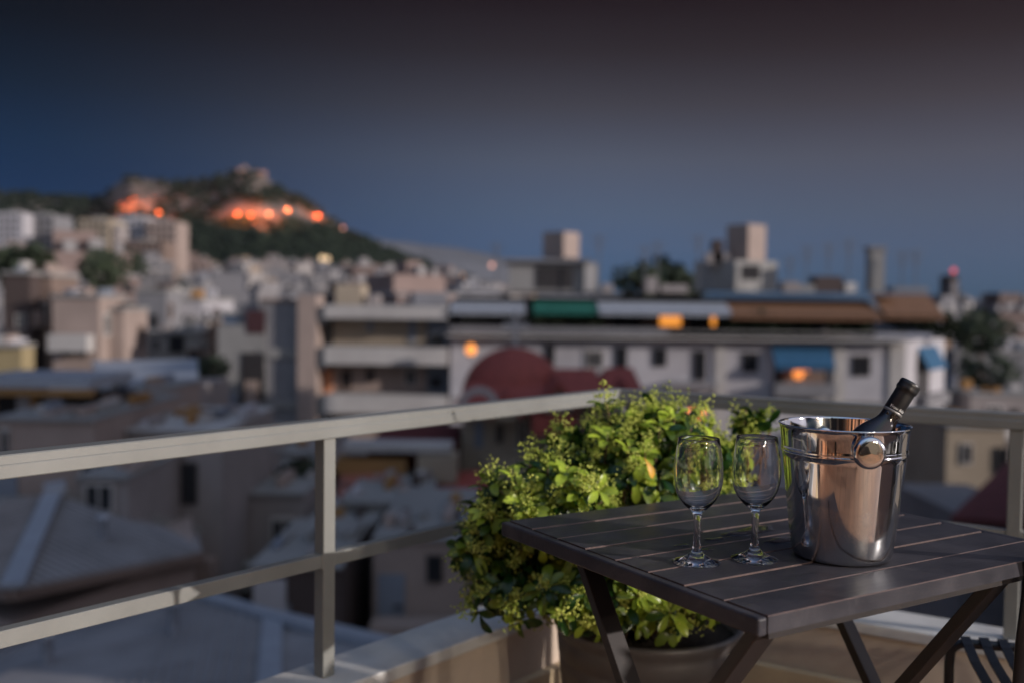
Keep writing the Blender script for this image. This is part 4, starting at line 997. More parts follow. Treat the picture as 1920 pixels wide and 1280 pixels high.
Ch.box('lower_roof', 996, 768, 1075, 804, 0.0, 2.4, M_tile); Ch.box('porch_wall', 905, 850, 1000, 900, 0.01, 0.6, P_cream)
# red roofed annexe and small tiled house in front of the church
An = Bld('tiled_house', 'low maroon house front below the balconied concrete block', 690, 852, 832, 43, 7, P_maroon)
An.box('string_course', 655, 822, 850, 838, 0.05, 1.6, P_slab)
An.box('fascia', 640, 850, 768, 878, 0.1, 1.5, P_ochre)
a = [at(632, 930, 38), at(770, 925, 38), at(735, 878, 42), at(640, 884, 42)]
MB().add(a + [v - Vector((0, 0, 0.25)) for v in a], [(0,1,2,3),(7,6,5,4),(0,4,5,1),(1,5,6,2),(2,6,7,3),(3,7,4,0)]).build('tile_roof', M_rtile, An.root)
An.box('porch_wall', 790, 842, 860, 890, 0.1, 2.0, P_cream)
a = [at(780, 955, 38), at(930, 945, 38), at(900, 880, 43), at(800, 888, 43)]
MB().add(a + [v - Vector((0, 0, 0.25)) for v in a], [(0,1,2,3),(7,6,5,4),(0,4,5,1),(1,5,6,2),(2,6,7,3),(3,7,4,0)]).build('tile_roof', M_tile, An.root)

# ---------------- balconied concrete block (centre left)
YA = 62.0
A_ = Bld('apartment_building', 'concrete block with three tiers of white balconies, left of the church dome', 500, 845, 572, YA, 14, P_grey)
A_.box('side_wall', 498, 566, 574, 800, 0.0, 1.6, P_grey)
A_.box('roof_edge', 500, 560, 574, 567, 0.0, 1.7, P_brown)
A_.box('pier', 572, 553, 606, 810, 0.0, 2.2, P_pink)
A_.box('side_slab', 498, 650, 573, 668, 1.605, 1.75, P_conc)
A_.box('side_slab', 498, 746, 573, 760, 1.605, 1.75, P_conc)
for y0, y1 in ((572, 598), (646, 680), (733, 768), (828, 862)):
    A_.box('balcony', 622, y0, 843, y1, 0.6, 2.4, P_slab)
    A_.box('balcony_end', 606, y0 + 2, 622, y1 + 6, 0.4, 2.0, P_conc)
for y0, y1, mt in ((598, 647, P_cream), (681, 734, P_pink), (768, 828, P_pink)):
    A_.box('recess_wall', 626, y0, 800, y1, 0.02, 0.3, mt)
    A_.box('end_wall', 802, y0, 842, y1, 0.02, 0.2, P_blue)
for x0, y0, x1, y1, me in ((766, 602, 780, 642, WM_blue), (688, 604, 700, 622, WM_blue), (608, 604, 624, 646, WM_dark), (686, 690, 702, 716, WM_brown), (760, 690, 780, 722, WM_white), (640, 692, 660, 730, WM_brown), (806, 706, 828, 726, WM_dark), (806, 628, 830, 646, WM_dark)):
    A_.win(x0, y0, x1, y1, me, Y=YA - 0.32)
A_.box('shutter', 606, 690, 626, 748, 0.3, 0.42, mat('orange_shutter', (0.5, 0.22, 0.12), 0.8))
A_.box('roof_hut', 618, 532, 668, 572, -5, -2, P_cream)
A_.box('roof_hut', 680, 552, 700, 572, -4, -2, P_drab)
for px, y0 in ((640, 505), (590, 530), (760, 545)): A_.antenna(px, y0, 566, YA + 3)
A2 = Bld('apartment_building', 'grey block with dark stair openings, left neighbour of the balconied concrete block', 408, 499, 610, YA - 1.7, 10, P_conc)
A2.box('upper_wall', 440, 570, 499, 612, -8, -0.5, P_grey)
A2.box('opening', 462, 582, 497, 626, -0.49, 0.05, mat('dark_red_opening', (0.045, 0.015, 0.018), 0.8))
A2.box('opening', 452, 660, 496, 752, 0.01, 0.06, M_void)
A2.box('post', 462, 712, 484, 760, 0.07, 0.4, P_pink)
A2.box('ledge', 408, 735, 450, 760, 0.0, 0.8, P_blue)
r_ = Bld('water_tank', 'pale blue water tank standing on the grey block roof', 418, 452, 592, YA + 1, 1.8, mat('tank_paint', (0.32, 0.36, 0.42), 0.6), cat='tank', zb=A2.top)
r_.box('tank_lid', 416, 589, 454, 593, -1.9, 0.1, P_blue)

# ---------------- left and lower blocks:  px0, px1, top, Y, depth, plaster, label, windows
LOW = [
 (5, 56, 512, 61, 4, P_dark, 'dark brown tower block at the left edge', [(30, 590, 48, 615), (28, 660, 46, 690)]),
 (57, 96, 516, 62.5, 4, P_brown, 'narrow brown block between the dark tower and the beige block', [(70, 565, 90, 605), (66, 650, 84, 690)]),
 (98, 186, 556, 60, 4, P_pink, 'plain beige block with pale blue windows, right of the brown block', [(114, 630, 138, 668), (146, 628, 162, 668)]),
 (187, 232, 580, 61.5, 4, P_pink, 'low beige wing stepping down beside the plain beige block', [(186, 635, 204, 658)]),
 (-30, 40, 648, 44, 1.2, P_yellow, 'yellow rendered block at the left edge', []),
 (255, 312, 545, 84, 10, P_grey, 'grey block behind the blue grey roof', [(262, 590, 276, 615), (282, 590, 296, 615)]),
 (312, 378, 562, 88, 10, P_white, 'white block with dark green awning strip', [(322, 592, 346, 622), (352, 590, 366, 618)]),
 (270, 372, 625, 70, 9, P_conc, 'low pale block above the blue grey roof', [(318, 630, 346, 660), (285, 632, 300, 660)]),
 (372, 412, 598, 72, 9, P_brown, 'brown block left of the grey stair openings', [(380, 640, 394, 665)]),
 (-20, 176, 786, 30, 8, P_pink, 'wide beige block at the left edge behind the railing', [(2, 800, 20, 880)]),
 (165, 262, 742, 36, 7, P_pink, 'small beige roof hut with blue panels', [(170, 752, 190, 776), (215, 752, 246, 792)]),
 (136, 416, 806, 32.5, 7, P_drab, 'long low block with white roof edge just above the railing', []),
 (145, 240, 895, 28, 6, P_drab, 'dark recessed block behind the grey hipped roof', [(158, 905, 215, 960)]),
 (236, 420, 905, 33, 8, P_drab, 'drab block behind the end of the grey hipped roof', [(250, 930, 268, 965)]),
 (300, 372, 848, 36, 6, P_conc, 'low concrete block under the railing', [(312, 860, 345, 890)]),
 (372, 470, 842, 40, 8, P_pink, 'small beige house under the railing with orange shutter', [(382, 850, 398, 880), (440, 850, 456, 886)]),
 (470, 600, 850, 44, 8, P_white, 'pale house under the railing left of the post', [(484, 862, 505, 900), (530, 862, 548, 900), (566, 870, 584, 905)]),
 (420, 570, 925, 36, 8, P_drab, 'drab block with tall black opening left of the railing post', [(508, 968, 552, 1048)]),
 (572, 700, 985, 34, 8, P_drab, 'drab block right of the railing post', [(640, 1010, 660, 1050)]),
 (640, 800, 942, 36, 8, P_conc, 'flat roofed concrete house under the maroon roofs', [(660, 955, 690, 985)]),
 (700, 880, 1010, 30, 8, P_pink, 'beige house low behind the lower rail', [(738, 1132, 756, 1190), (800, 1040, 830, 1090)]),
 (470, 640, 1062, 28, 6, P_dark, 'dark low block with a white door below the lower rail', []),
 (1776, 1886, 800, 52, 9, P_cream, 'beige block right of the long white block, behind the railing', [(1800, 830, 1824, 870)]),
 (1820, 1960, 740, 75, 12, P_drab, 'drab block at the right edge', [(1850, 760, 1880, 790)]),
 (1790, 1960, 660, 95, 12, P_grey, 'grey block at the right edge above the drab one', [(1830, 680, 1850, 700), (1880, 680, 1900, 700)]),
 (840, 1000, 1060, 34, 8, P_drab, 'drab block low behind the shrub', []),
]
random.seed(5)
for x0, x1, yt, Y, dp, wm, lab, wins in LOW:
    bd = Bld('apartment_building', lab, x0, x1, yt, Y, dp, wm)
    bd.box('roof_edge', x0 - 2, yt - 4, x1 + 2, yt + 3, -dp - 0.1, 0.15, P_slab if 'white roof edge' in lab else P_conc)
    for w in wins: bd.win(*w, random.choice((WM_dark, WM_dark, WM_white)))
    ph = 3.0 * FPX / Y
    if wm is not P_yellow and Y < 80:
        yy = yt + ph * 0.35
        for fl_ in range(3):
            xx = x0 + 8
            while xx + 16 < x1:
                if random.random() < 0.62 and not any(abs(xx - w[0]) < 30 and abs(yy - w[1]) < 40 for w in wins):
                    bd.win(xx, yy, xx + random.uniform(0.7, 1.2) * FPX / Y * 0.9, yy + 1.35 * FPX / Y, random.choice((WM_dark, WM_brown, WM_white, WM_blue)))
                xx += random.uniform(2.2, 3.4) * FPX / Y
            if random.random() < 0.6: bd.box('balcony', x0 + random.uniform(2, 20), yy + 1.2 * FPX / Y, x1 - random.uniform(2, 30), yy + 2.2 * FPX / Y, 0.2, 1.2, random.choice((P_slab, P_conc, P_pink)))
            yy += ph
    if Y >= 58 and x1 < 600:
        xe = at(x1, yt, Y).x; zt_ = bd.top
        for fl_ in range(4):
            for j in range(2):
                if random.random() < 0.7: inst('window', random.choice((WM_dark, WM_white, WM_brown)), bd.root, (xe + 0.012, Y + 0.5 + j * (dp / 2.2), zt_ - 2.4 - fl_ * 3.0), (0, 0, math.pi / 2), (1.0, 1, 1.4))
    n = max(2, (x1 - x0) // 16)
    for k in range(n):
        px = random.uniform(x0 + 5, x1 - 15); w = random.uniform(6, 22); h = random.uniform(4, 20); zo = random.uniform(0.3, max(0.5, dp - 2.6))
        bd.box('roof_box', px, yt - 4 - h, px + w, yt - 3.5, -zo - random.uniform(0.6, 2.2), -zo, random.choice((P_drab, P_conc, P_white, P_slab, P_blue, P_pink, P_dark, P_ochre)))
    if random.random() < 0.7: bd.antenna(random.uniform(x0 + 5, x1 - 5), yt - random.uniform(25, 45), yt - 4, Y + dp * 0.4)

# flat roof with ochre fascia
fr_ = Bld('flat_roof_shelter', 'flat roofed shelter with ochre fascia and posts at the left edge', -30, 205, 742, 34, 2.5, M_void)  # near-black front in place of the shade under the roof
fr_.box('roof', -34, 702, 196, 722, -2.6, 1.2, M_flash)
fr_.box('fascia', -34, 722, 200, 737, 0.9, 1.2, P_ochre)
fr_.box('panel', 36, 742, 74, 772, 0.1, 0.2, P_white); fr_.box('panel', 86, 742, 116, 772, 0.1, 0.2, P_white)
fr_.box('post', 74, 737, 86, 790, 0.4, 0.7, P_ochre); fr_.box('post', -5, 737, 6, 790, 0.4, 0.7, P_ochre)
# blue-grey sheet roof
bs = Bld('sheet_roof_building', 'long building with blue grey sheet roof left of the stair openings', 178, 372, 722, 46, 5, P_drab)
a = [at(190, 722, 45.4), at(372, 716, 45.4), at(370, 672, 52), at(172, 676, 52)]
MB().add(a + [v - Vector((0, 0, 0.2)) for v in a], [(0,1,2,3),(7,6,5,4),(0,4,5,1),(1,5,6,2),(2,6,7,3),(3,7,4,0)]).build('sheet_roof', M_flash, bs.root)
bs.box('opening', 302, 724, 362, 758, 0.01, 0.05, M_void)
# red awning and a white door
ra = Bld('kiosk', 'small kiosk under a dark red awning behind the railing', 285, 332, 782, 37, 2, P_drab, cat='kiosk')
ra.awning(282, 772, 334, 798, 0.5, 0.8, M_reda, 'dark red awning')
wd = at(475, 1085, 27.9); we = at(536, 1150, 27.9)
tag(MB().box((wd.x, 27.88, we.z), (we.x, 27.96, wd.z)).box((we.x - 0.1, 27.85, (we.z + wd.z) / 2), (we.x - 0.05, 27.88, (we.z + wd.z) / 2 + 0.1)).build('door', P_white, None, org=((wd.x + we.x) / 2, 27.9, we.z)), 'white door low on the dark block below the lower rail', 'door')
# red tiled roof at the right
rr_ = Bld('tiled_house', 'house with red tiled roof at the right edge behind the railing', 1800, 1960, 965, 40, 7, P_drab)
a = [at(1782, 968, 38), at(1990, 985, 38), at(2010, 850, 44), at(1885, 868, 44)]
MB().add(a + [v - Vector((0, 0, 0.25)) for v in a], [(0,1,2,3),(7,6,5,4),(0,4,5,1),(1,5,6,2),(2,6,7,3),(3,7,4,0)]).build('tile_roof', mat('dark_red_tile', (0.16, 0.04, 0.035), 0.8, scale=2.5, var=0.25), rr_.root)
# slender dark tower with red beacon far right
tw = Bld('office_tower', 'dark slender tower with a red beacon on the right skyline', 1782, 1798, 516, 420, 10, P_dark)
tw.box('side_fin', 1774, 528, 1783, 566, 0, 6, P_drab)
lamp(1788, 508, 420, 1.1, M_lampR, 'red beacon on top of the dark slender tower')

# ---------------- the two grey hipped roofs close below the terrace
def slab_face(root, name, pts, mt, th=0.12):
    n = len(pts); pts = [Vector(p) for p in pts]; V = pts + [p - Vector((0, 0, th)) for p in pts]
    F = [tuple(range(n)), tuple(reversed(range(n, 2*n)))] + [(i, n + i, n + (i+1) % n, (i+1) % n) for i in range(n)]
    return MB().add(V, F).build(name, mt, root)
def seams(root, c1_, c2_, ap_, n, mt):
    """standing seams running up a triangular roof plane from its eave"""
    e = (c2_ - c1_); Le = e.length; e.normalize(); r_ = ap_ - c1_; ae = r_.dot(e); g_ = r_ - e * ae; ag = g_.length; g_.normalize(); b_ = MB(); nv = e.cross(g_)
    for k in range(1, n):
        s_ = Le * k / n; h = ag * (s_ / ae if s_ < ae else (Le - s_) / (Le - ae)) * 0.97
        if h > 0.2: b_.bar(c1_ + e * s_ + nv * 0.03, c1_ + e * s_ + g_ * h + nv * 0.03, 0.05, 0.06, upv=nv)
    b_.build('standing_seams', mt, root)['kind'] = 'stuff'
h1 = empty('hipped_roof_building', (at(200, 1060, 24).x, 26, -22), 'building with grey hipped metal roof at the lower left, behind the railing', 'building')
ap = at(100, 926, 27.5); c1 = at(22, 1102, 20.5); c2 = at(378, 1032, 26.5); c0 = at(-420, 1000, 25); cb = at(372, 1000, 31.5)
slab_face(h1, 'roof_plane', [c1, c2, ap], M_metalroof); slab_face(h1, 'roof_plane', [c0, c1, ap], M_metalroof); slab_face(h1, 'roof_plane', [c2, cb, ap], M_metalroof)
seams(h1, c1, c2, ap, 22, M_metalroof); seams(h1, c0, c1, ap, 30, M_metalroof)
def strip(root, name, p, q_, w, h, mt): return MB().bar(p, q_, w, h).build(name, mt, root)
strip(h1, 'hip_flashing', c1 + Vector((0, 0, 0.05)), ap + Vector((0, 0, 0.08)), 0.45, 0.1, M_flash)
strip(h1, 'ridge_flashing', ap + Vector((0, 0, 0.1)), cb + Vector((0, 0, 0.12)), 0.4, 0.22, P_conc)
strip(h1, 'ridge_cap', ap + Vector((-0.2, -0.1, 0.14)), ap + Vector((0.3, 0.1, 0.2)), 0.6, 0.3, M_flash)
strip(h1, 'eaves_gutter', c1 - Vector((0, 0, 0.16)), c2 - Vector((0, 0, 0.16)), 0.22, 0.2, P_brown)
strip(h1, 'eaves_gutter', c1 - Vector((0, 0, 0.16)), c0 - Vector((0, 0, 0.16)), 0.22, 0.2, P_brown)
inn = lambda p, k: p + (Vector((ap.x, ap.y, p.z)) - p) * k
w0, w1, w2, w3 = inn(c0, 0.06), inn(c1, 0.05), inn(c2, 0.05), inn(cb, 0.05)
MB().prism([(p.x, p.y) for p in (w0, w1, w2, w3)], -22, min(c1.z, c2.z) - 0.15).build('wall', P_pink, h1)
h2 = empty('hipped_roof_building', (at(400, 1250, 14).x, 14, -22), 'building with broad grey metal roof at the bottom left, nearest below the railing', 'building')
ap2 = at(345, 1112, 19.5); k2 = at(512, 1162, 17.0); m2 = at(760, 1222, 14.5); n2 = at(498, 1420, 11.0); o2 = at(-300, 1400, 11.5); l2 = at(-60, 1230, 17); p2 = at(900, 1420, 11)
slab_face(h2, 'roof_plane', [l2, o2, n2, k2, ap2], M_metalroof); slab_face(h2, 'roof_plane', [k2, n2, p2, m2], M_metalroof)
strip(h2, 'hip_flashing', n2 + Vector((0, 0, 0.05)), k2 + Vector((0, 0, 0.05)), 0.32, 0.08, M_flash)
strip(h2, 'ridge_flashing', ap2 + Vector((0, 0, 0.06)), k2 + Vector((0, 0, 0.06)), 0.3, 0.14, M_flash)
strip(h2, 'ridge_flashing', k2 + Vector((0, 0, 0.07)), m2 + Vector((0, 0, 0.06)), 0.3, 0.14, M_flash)
sb_ = MB()
for k in range(1, 30):
    f = k / 30; lo_ = o2.lerp(n2, f); hi_ = l2.lerp(ap2, f / 0.68) if f < 0.68 else ap2.lerp(k2, (f - 0.68) / 0.32)
    sb_.bar(lo_ + Vector((0, 0, 0.03)), hi_ + Vector((0, 0, 0.03)), 0.05, 0.06)
sb_.build('standing_seams', M_metalroof, h2)['kind'] = 'stuff'
for f, w_ in ((0.35, 0.5), (0.72, 0.62)):
    p_ = o2.lerp(n2, f).lerp(l2.lerp(ap2, min(1, f / 0.68)), w_)
    MB().lathe([(0.09, -0.1), (0.09, 0.5), (0.14, 0.52), (0.14, 0.6), (0, 0.66)], 14, p_).build('vent_pipe', M_flash, h2, smooth=True)
p_ = c1.lerp(c2, 0.55).lerp(ap, 0.3)
MB().lathe([(0.1, -0.1), (0.1, 0.55), (0.16, 0.57), (0.16, 0.66), (0, 0.72)], 14, p_).build('vent_pipe', M_flash, h1, smooth=True)
zmin = min(p.z for p in (ap2, k2, m2, n2, o2, l2, p2)) - 0.3
MB().prism([(p.x, p.y) for p in (o2, n2, p2, m2, k2, ap2, l2)], -22, zmin).build('wall', P_pink, h2)

# ---------------- hero blocks high on the left slope
for x0, x1, yt, Y, dp, wm, lab in ((-20, 42, 398, 440, 20, P_white, 'tall pale block at the left edge below the dark ridge'), (44, 100, 402, 450, 20, P_grey, 'grey slab block second from the left edge below the dark ridge'),
        (146, 205, 410, 430, 18, P_cream, 'cream tower standing alone below the left rock'), (206, 218, 424, 432, 14, P_drab, 'thin drab wing right of the cream tower'),
        (216, 272, 406, 470, 18, P_white, 'white block below the left rock'), (274, 330, 414, 465, 18, P_pink, 'pinkish block right of the white block below the left rock'),
        (225, 305, 452, 400, 16, P_brown, 'brown block in front of the white block below the left rock'), (0, 60, 478, 330, 16, P_pink, 'pinkish block on the left slope'), (70, 130, 470, 340, 15, P_conc, 'concrete block on the left slope')):
    bd = Bld('apartment_building', lab, x0, x1, yt, Y, dp, wm)
    bd.box('roof_hut', x0 + (x1 - x0) * 0.3, yt - 6, x0 + (x1 - x0) * 0.6, yt + 1, -dp * 0.7, -dp * 0.3, P_conc)
    ph = 3.2 * FPX / Y; b_ = MB()
    k = yt + ph * 0.5
    while k < yt + 110:
        for j in range(max(2, int((x1 - x0) / 11))):
            xx = x0 + 4 + j * 11
            a_ = at(xx, k, Y); c_ = at(xx + 5, k + ph * 0.5, Y)
            if xx + 5 < x1: b_.box((a_.x, Y - 0.15, c_.z), (c_.x, Y + 0.02, a_.z))
        k += ph
    b_.build('windows', M_void, bd.root)['kind'] = 'stuff'

# ---------------- generic blocks, each a building of its own
M_city = bpy.data.materials.new('city_plaster'); M_city.use_nodes = True; nt = M_city.node_tree; b = nt.nodes['Principled BSDF']; b.inputs['Roughness'].default_value = 0.9; b.inputs['Specular IOR Level'].default_value = 0.2
oi = nt.nodes.new('ShaderNodeObjectInfo'); rp = nt.nodes.new('ShaderNodeValToRGB'); ocr = nt.nodes.new('ShaderNodeSeparateColor'); nt.links.new(oi.outputs['Color'], ocr.inputs[0]); nt.links.new(ocr.outputs[0], rp.inputs['Fac']); rp.color_ramp.interpolation = 'CONSTANT'
set_ramp(rp, [(0.0, (0.21, 0.18, 0.172)), (0.16, (0.235, 0.22, 0.222)), (0.32, (0.21, 0.155, 0.14)), (0.45, (0.15, 0.147, 0.158)), (0.58, (0.24, 0.185, 0.14)), (0.7, (0.115, 0.085, 0.078)), (0.8, (0.255, 0.235, 0.228)), (0.92, (0.165, 0.167, 0.185))])
tcn = nt.nodes.new('ShaderNodeTexCoord'); nn_ = nt.nodes.new('ShaderNodeTexNoise'); nn_.inputs['Scale'].default_value = 0.35; nt.links.new(tcn.outputs['Object'], nn_.inputs['Vector'])
mrr = nt.nodes.new('ShaderNodeMapRange'); mrr.inputs['To Min'].default_value = 0.7; mrr.inputs['To Max'].default_value = 1.2; nt.links.new(nn_.outputs['Fac'], mrr.inputs['Value'])
mxx = nt.nodes.new('ShaderNodeMix'); mxx.data_type = 'RGBA'; mxx.blend_type = 'MULTIPLY'; mxx.inputs['Factor'].default_value = 1; nt.links.new(rp.outputs[0], mxx.inputs[6]); nt.links.new(mrr.outputs[0], mxx.inputs[7]); nt.links.new(mxx.outputs[2], b.inputs['Base Color'])
def block_mesh(seed):
    rn = random.Random(seed); w = rn.uniform(9, 17); d = rn.uniform(9, 14); fl = rn.randint(4, 6); h = fl * 3.1
    b_ = MB(); b_.box((-w/2, 0, -12), (w/2, d, h), 0)
    sb = rn.random() < 0.5
    if sb: b_.box((-w/2 + 0.8, 2, h), (w/2 - 0.8, d - 1, h + 2.9), 0); top = h + 2.9
    else: top = h
    b_.box((-w * 0.2 + rn.uniform(-2, 2), d * 0.4, top), (w * 0.15, d * 0.7, top + rn.uniform(2, 3.4)), 0)
    for k in range(rn.randint(2, 5)):
        x = rn.uniform(-w/2 + 1, w/2 - 2); b_.box((x, rn.uniform(2.2, 4), top - 0.01), (x + rn.uniform(0.8, 1.8), rn.uniform(4.5, 6), top + rn.uniform(0.8, 1.7)), 2)
    b_.box((-w/2 - 0.1, -0.1, h - 0.15), (w/2 + 0.1, d + 0.1, h + 0.25), 2)
    bal = rn.random() < 0.65; ncol = int(w // 2.6)
    for f in range(-2, fl):
        z = f * 3.1
        if bal: b_.box((-w/2 + 0.5, -1.3, z), (w/2 - 0.5, 0.01, z + 0.18), 2); b_.box((-w/2 + 0.5, -1.3, z + 0.18), (w/2 - 0.5, -1.2, z + 1.0), 2 if rn.random() < 0.6 else 0)
        for c in range(ncol):
            if rn.random() < 0.1: continue
            x = -w/2 + (c + 0.5) * w / ncol; ww = rn.choice((0.5, 0.6, 0.9)); hh = 1.3
            b_.box((x - ww, -0.06, z + 0.9), (x + ww, 0.02, z + 0.9 + hh), 1)
            if bal and rn.random() < 0.25: b_.add([(x - ww - 0.3, 0, z + 2.8), (x + ww + 0.3, 0, z + 2.8), (x + ww + 0.3, -1.4, z + 2.0), (x - ww - 0.3, -1.4, z + 2.0)], [(0,1,2,3)], 2)
        for c in range(3):
            if rn.random() < 0.3: continue
            y = 1.5 + c * d / 3.2
            b_.box((w/2 - 0.02, y, z + 0.9), (w/2 + 0.06, y + 1.0, z + 2.2), 1); b_.box((-w/2 - 0.06, y, z + 0.9), (-w/2 + 0.02, y + 1.0, z + 2.2), 1)
    b_.tube([(w * 0.3, d * 0.5, top), (w * 0.3, d * 0.5, top + 3.5)], 0.06, 5, 1); b_.bar((w * 0.3 - 0.7, d * 0.5, top + 3.2), (w * 0.3 + 0.7, d * 0.5, top + 3.2), 0.08, 0.08, mi=1)
    return b_.mesh('apartment_building', [M_city, M_void, plaster('trim', (0.38, 0.36, 0.36))])
BLK = [block_mesh(s) for s in range(16)]
rn = random.Random(21)
rows = [108, 132, 160, 192, 230, 275, 325, 385, 450, 520, 600, 690, 790, 890]
count = 0
CN = [(0.08, 'beige'), (0.24, 'off-white'), (0.38, 'pinkish'), (0.51, 'grey'), (0.64, 'cream'), (0.75, 'brown'), (0.86, 'pale'), (0.96, 'bluish grey')]
ORD = ['first', 'second', 'third', 'fourth', 'fifth', 'sixth', 'seventh', 'eighth', 'ninth', 'tenth', 'eleventh', 'twelfth', 'thirteenth', 'fourteenth', 'fifteenth', 'sixteenth', 'seventeenth', 'eighteenth', 'nineteenth', 'twentieth']
def ordinal(n): return ORD[n] if n < 20 else ('twenty-' + ORD[n - 20] if n < 29 else ('thirtieth' if n == 29 else 'thirty-' + ORD[n - 30]))
for ri, D in enumerate(rows):
    px = -70 + rn.uniform(0, 40); nl_ = nr_ = 0
    while px < 1990:
        step = rn.uniform(13, 17.5) * FPX / D
        if 985 < px < 1745: px += step * 0.5; continue
        x = (px - 960) / FPX * D; y = D + rn.uniform(-0.12, 0.12) * D * 0.5
        z = ground_z(x, y)
        i = rn.randrange(16)
        o = bpy.data.objects.new('apartment_building', BLK[i]); C.objects.link(o)
        o.location = (x, y, z + rn.uniform(-1, 3)); o.rotation_euler = (0, 0, rn.choice((0.35, 0.2, -0.3, 0.5, 0.8, 0.1)) + rn.uniform(-0.15, 0.15)); s = rn.uniform(0.85, 1.15); o.scale = (s, s, s)
        cf_, cn = rn.choice(CN); o.color = (cf_, 0, 0, 1)
        if px < 1100:
            tag(o, '%s block, %s from left in the %s row of houses up the slope' % (cn, ordinal(nl_), ordinal(ri)), 'building', 'apartment blocks on the slope below the hill'); nl_ += 1
        else:
            tag(o, '%s block, %s from left in the %s row at the right edge' % (cn, ordinal(nr_), ordinal(ri)), 'building', 'apartment blocks on the plain at the right edge'); nr_ += 1
        count += 1; px += step
print('generic blocks', count)

# tall blocks out of view on the right, added to shade the low roofs
for k, (x0, x1, y0, y1, zt, wm) in enumerate(((9.8, 22, 8, 15, 7.5, P_cream), (13.2, 26, 16, 22.5, 8.5, P_white), (18.3, 31, 24, 31, 8.0, P_conc), (24.2, 38, 33, 41, 8.5, P_pink))):
    nb = empty('apartment_building', ((x0 + x1) / 2, (y0 + y1) / 2, -22), 'added unseen shading block across the street on the right, %s nearest the terrace' % ORD[k], 'building', 'added shading blocks across the street on the right')
    MB().box((x0, y0, -22), (x1, y1, zt)).build('wall', wm, nb)
    for f in range(9):
        z = zt - 3.1 * (f + 1)
        MB().box((x0 - 1.3, y0 + 0.5, z), (x0 - 0.003, y1 - 0.5, z + 0.95)).build('balcony', P_slab, nb)
        for j in range(2): inst('window', WM_dark, nb, (x0 - 0.012, y0 + 1.2 + (y1 - y0) * 0.5 * j + 1.4, z + 1.0), (0, 0, -math.pi / 2), (1.4, 1, 1.5))
# unseen planter added right of the frame to shade everything below table height
pl_ = empty('shade_planter', (2.05, 1.1, 0), 'added unseen planter box with hedge, shading below table height from the right', 'planter')
MB().box((1.85, 0.55, 0.003), (2.25, 1.62, 0.52)).build('box', P_slab, pl_, bevel=0.01)
for k in range(4): inst('hedge', CLUMPS[k % 3], pl_, (2.05, 0.68 + k * 0.27, 0.76), (0, 0, k), (0.24, 0.24, 0.27))

# trees among the houses
T_ = [(195, 508, 120, 3.2, 'dark tree above the plain beige block on the left'), (230, 500, 150, 3.5, 'dark tree below the cream tower'), (40, 500, 100, 3.0, 'dark tree on top of the left edge blocks'), (60, 502, 100, 2.6, 'smaller dark tree next to the one on the left edge blocks'), (335, 550, 92, 1.4, 'low dark shrub on the white block with green strip'),
      (1200, 535, 110, 3.0, 'dark tree behind the white block roof, left of the stair tower'), (1240, 530, 115, 3.6, 'taller dark tree behind the white block roof'), (1278, 540, 112, 2.6, 'dark tree behind the white block roof, nearest the stair tower'), (330, 742, 44, 0.9, 'dark shrub under the blue grey sheet roof'),
      (1838, 625, 90, 2.6, 'dark cypress like tree at the right, beside the white block corner'), (1850, 700, 82, 2.4, 'dark tree at the right edge below the roofs'), (400, 690, 58, 1.0, 'shrub beside the grey stair openings'), (560, 900, 40, 1.1, 'dark shrub left of the railing post'), (335, 880, 34, 0.9, 'dark shrub under the railing on the left')]
for i, (px, py, Y, r_, lab) in enumerate(T_): tree(px, py, Y, r_, lab, i, 'trees among the houses')

# woods on the hill: one mass
wb = MB(); rn = random.Random(8)
ico = bmesh.new(); bmesh.ops.create_icosphere(ico, subdivisions=1, radius=1); IV = [v.co.copy() for v in ico.verts]; IF = [tuple(v.index for v in f.verts) for f in ico.faces]; ico.free()
n_t = 0
while n_t < 5200:
    px = rn.uniform(-380, 960); t = rn.uniform(0.0, 1.02)
    zz = hill_pt(px, t).z
    rock = math.exp(-((px - 518) / 82) ** 4 - ((zz - 111) / 11) ** 4) + math.exp(-((px - 255) / 46) ** 4 - ((zz - 138) / 24) ** 4) + 0.35 * math.exp(-((px - 350) / 60) ** 2 - ((zz - 122) / 12) ** 2) + 0.3 * math.exp(-((px - 458) / 25) ** 2 - ((t - 1.0) / 0.05) ** 2)
    if rn.random() < min(0.99, rock * 2.2): 
        n_t += 1; continue
    p = hill_pt(px, t); s = rn.uniform(3.2, 6.0)
    wb.add([p + Vector((v.x * s * rn.uniform(0.8, 1.2), v.y * s, v.z * s * rn.uniform(0.7, 1.1) + s * 0.3)) for v in IV], IF); n_t += 1
tag(wb.build('hillside_wood', mat('hill_wood', (0.012, 0.018, 0.012), 0.95, scale=0.2, var=0.5, spec=0.1), smooth=False), 'dark pine wood covering the rocky hill', 'wood', kind='stuff')

# chapel on the top
chp = hill_pt(458, 1.0); 
cr = empty('hilltop_chapel', chp, 'floodlit pale chapel on top of the rocky hill', 'chapel')
MB().box((chp.x - 9, chp.y - 5, chp.z - 6), (chp.x + 4, chp.y + 5, chp.z + 3)).build('nave', P_pink, cr)
MB().box((chp.x + 7.2, chp.y - 4, chp.z - 8), (chp.x + 30, chp.y + 4, chp.z - 1)).build('terrace_wall', P_pink, cr)
MB().lathe([(3, 4.9), (3, 6), (2.6, 7.4), (1.6, 8.6), (0, 9)], 16, chp - Vector((0, 0, 2))).build('dome', P_pink, cr, smooth=True)

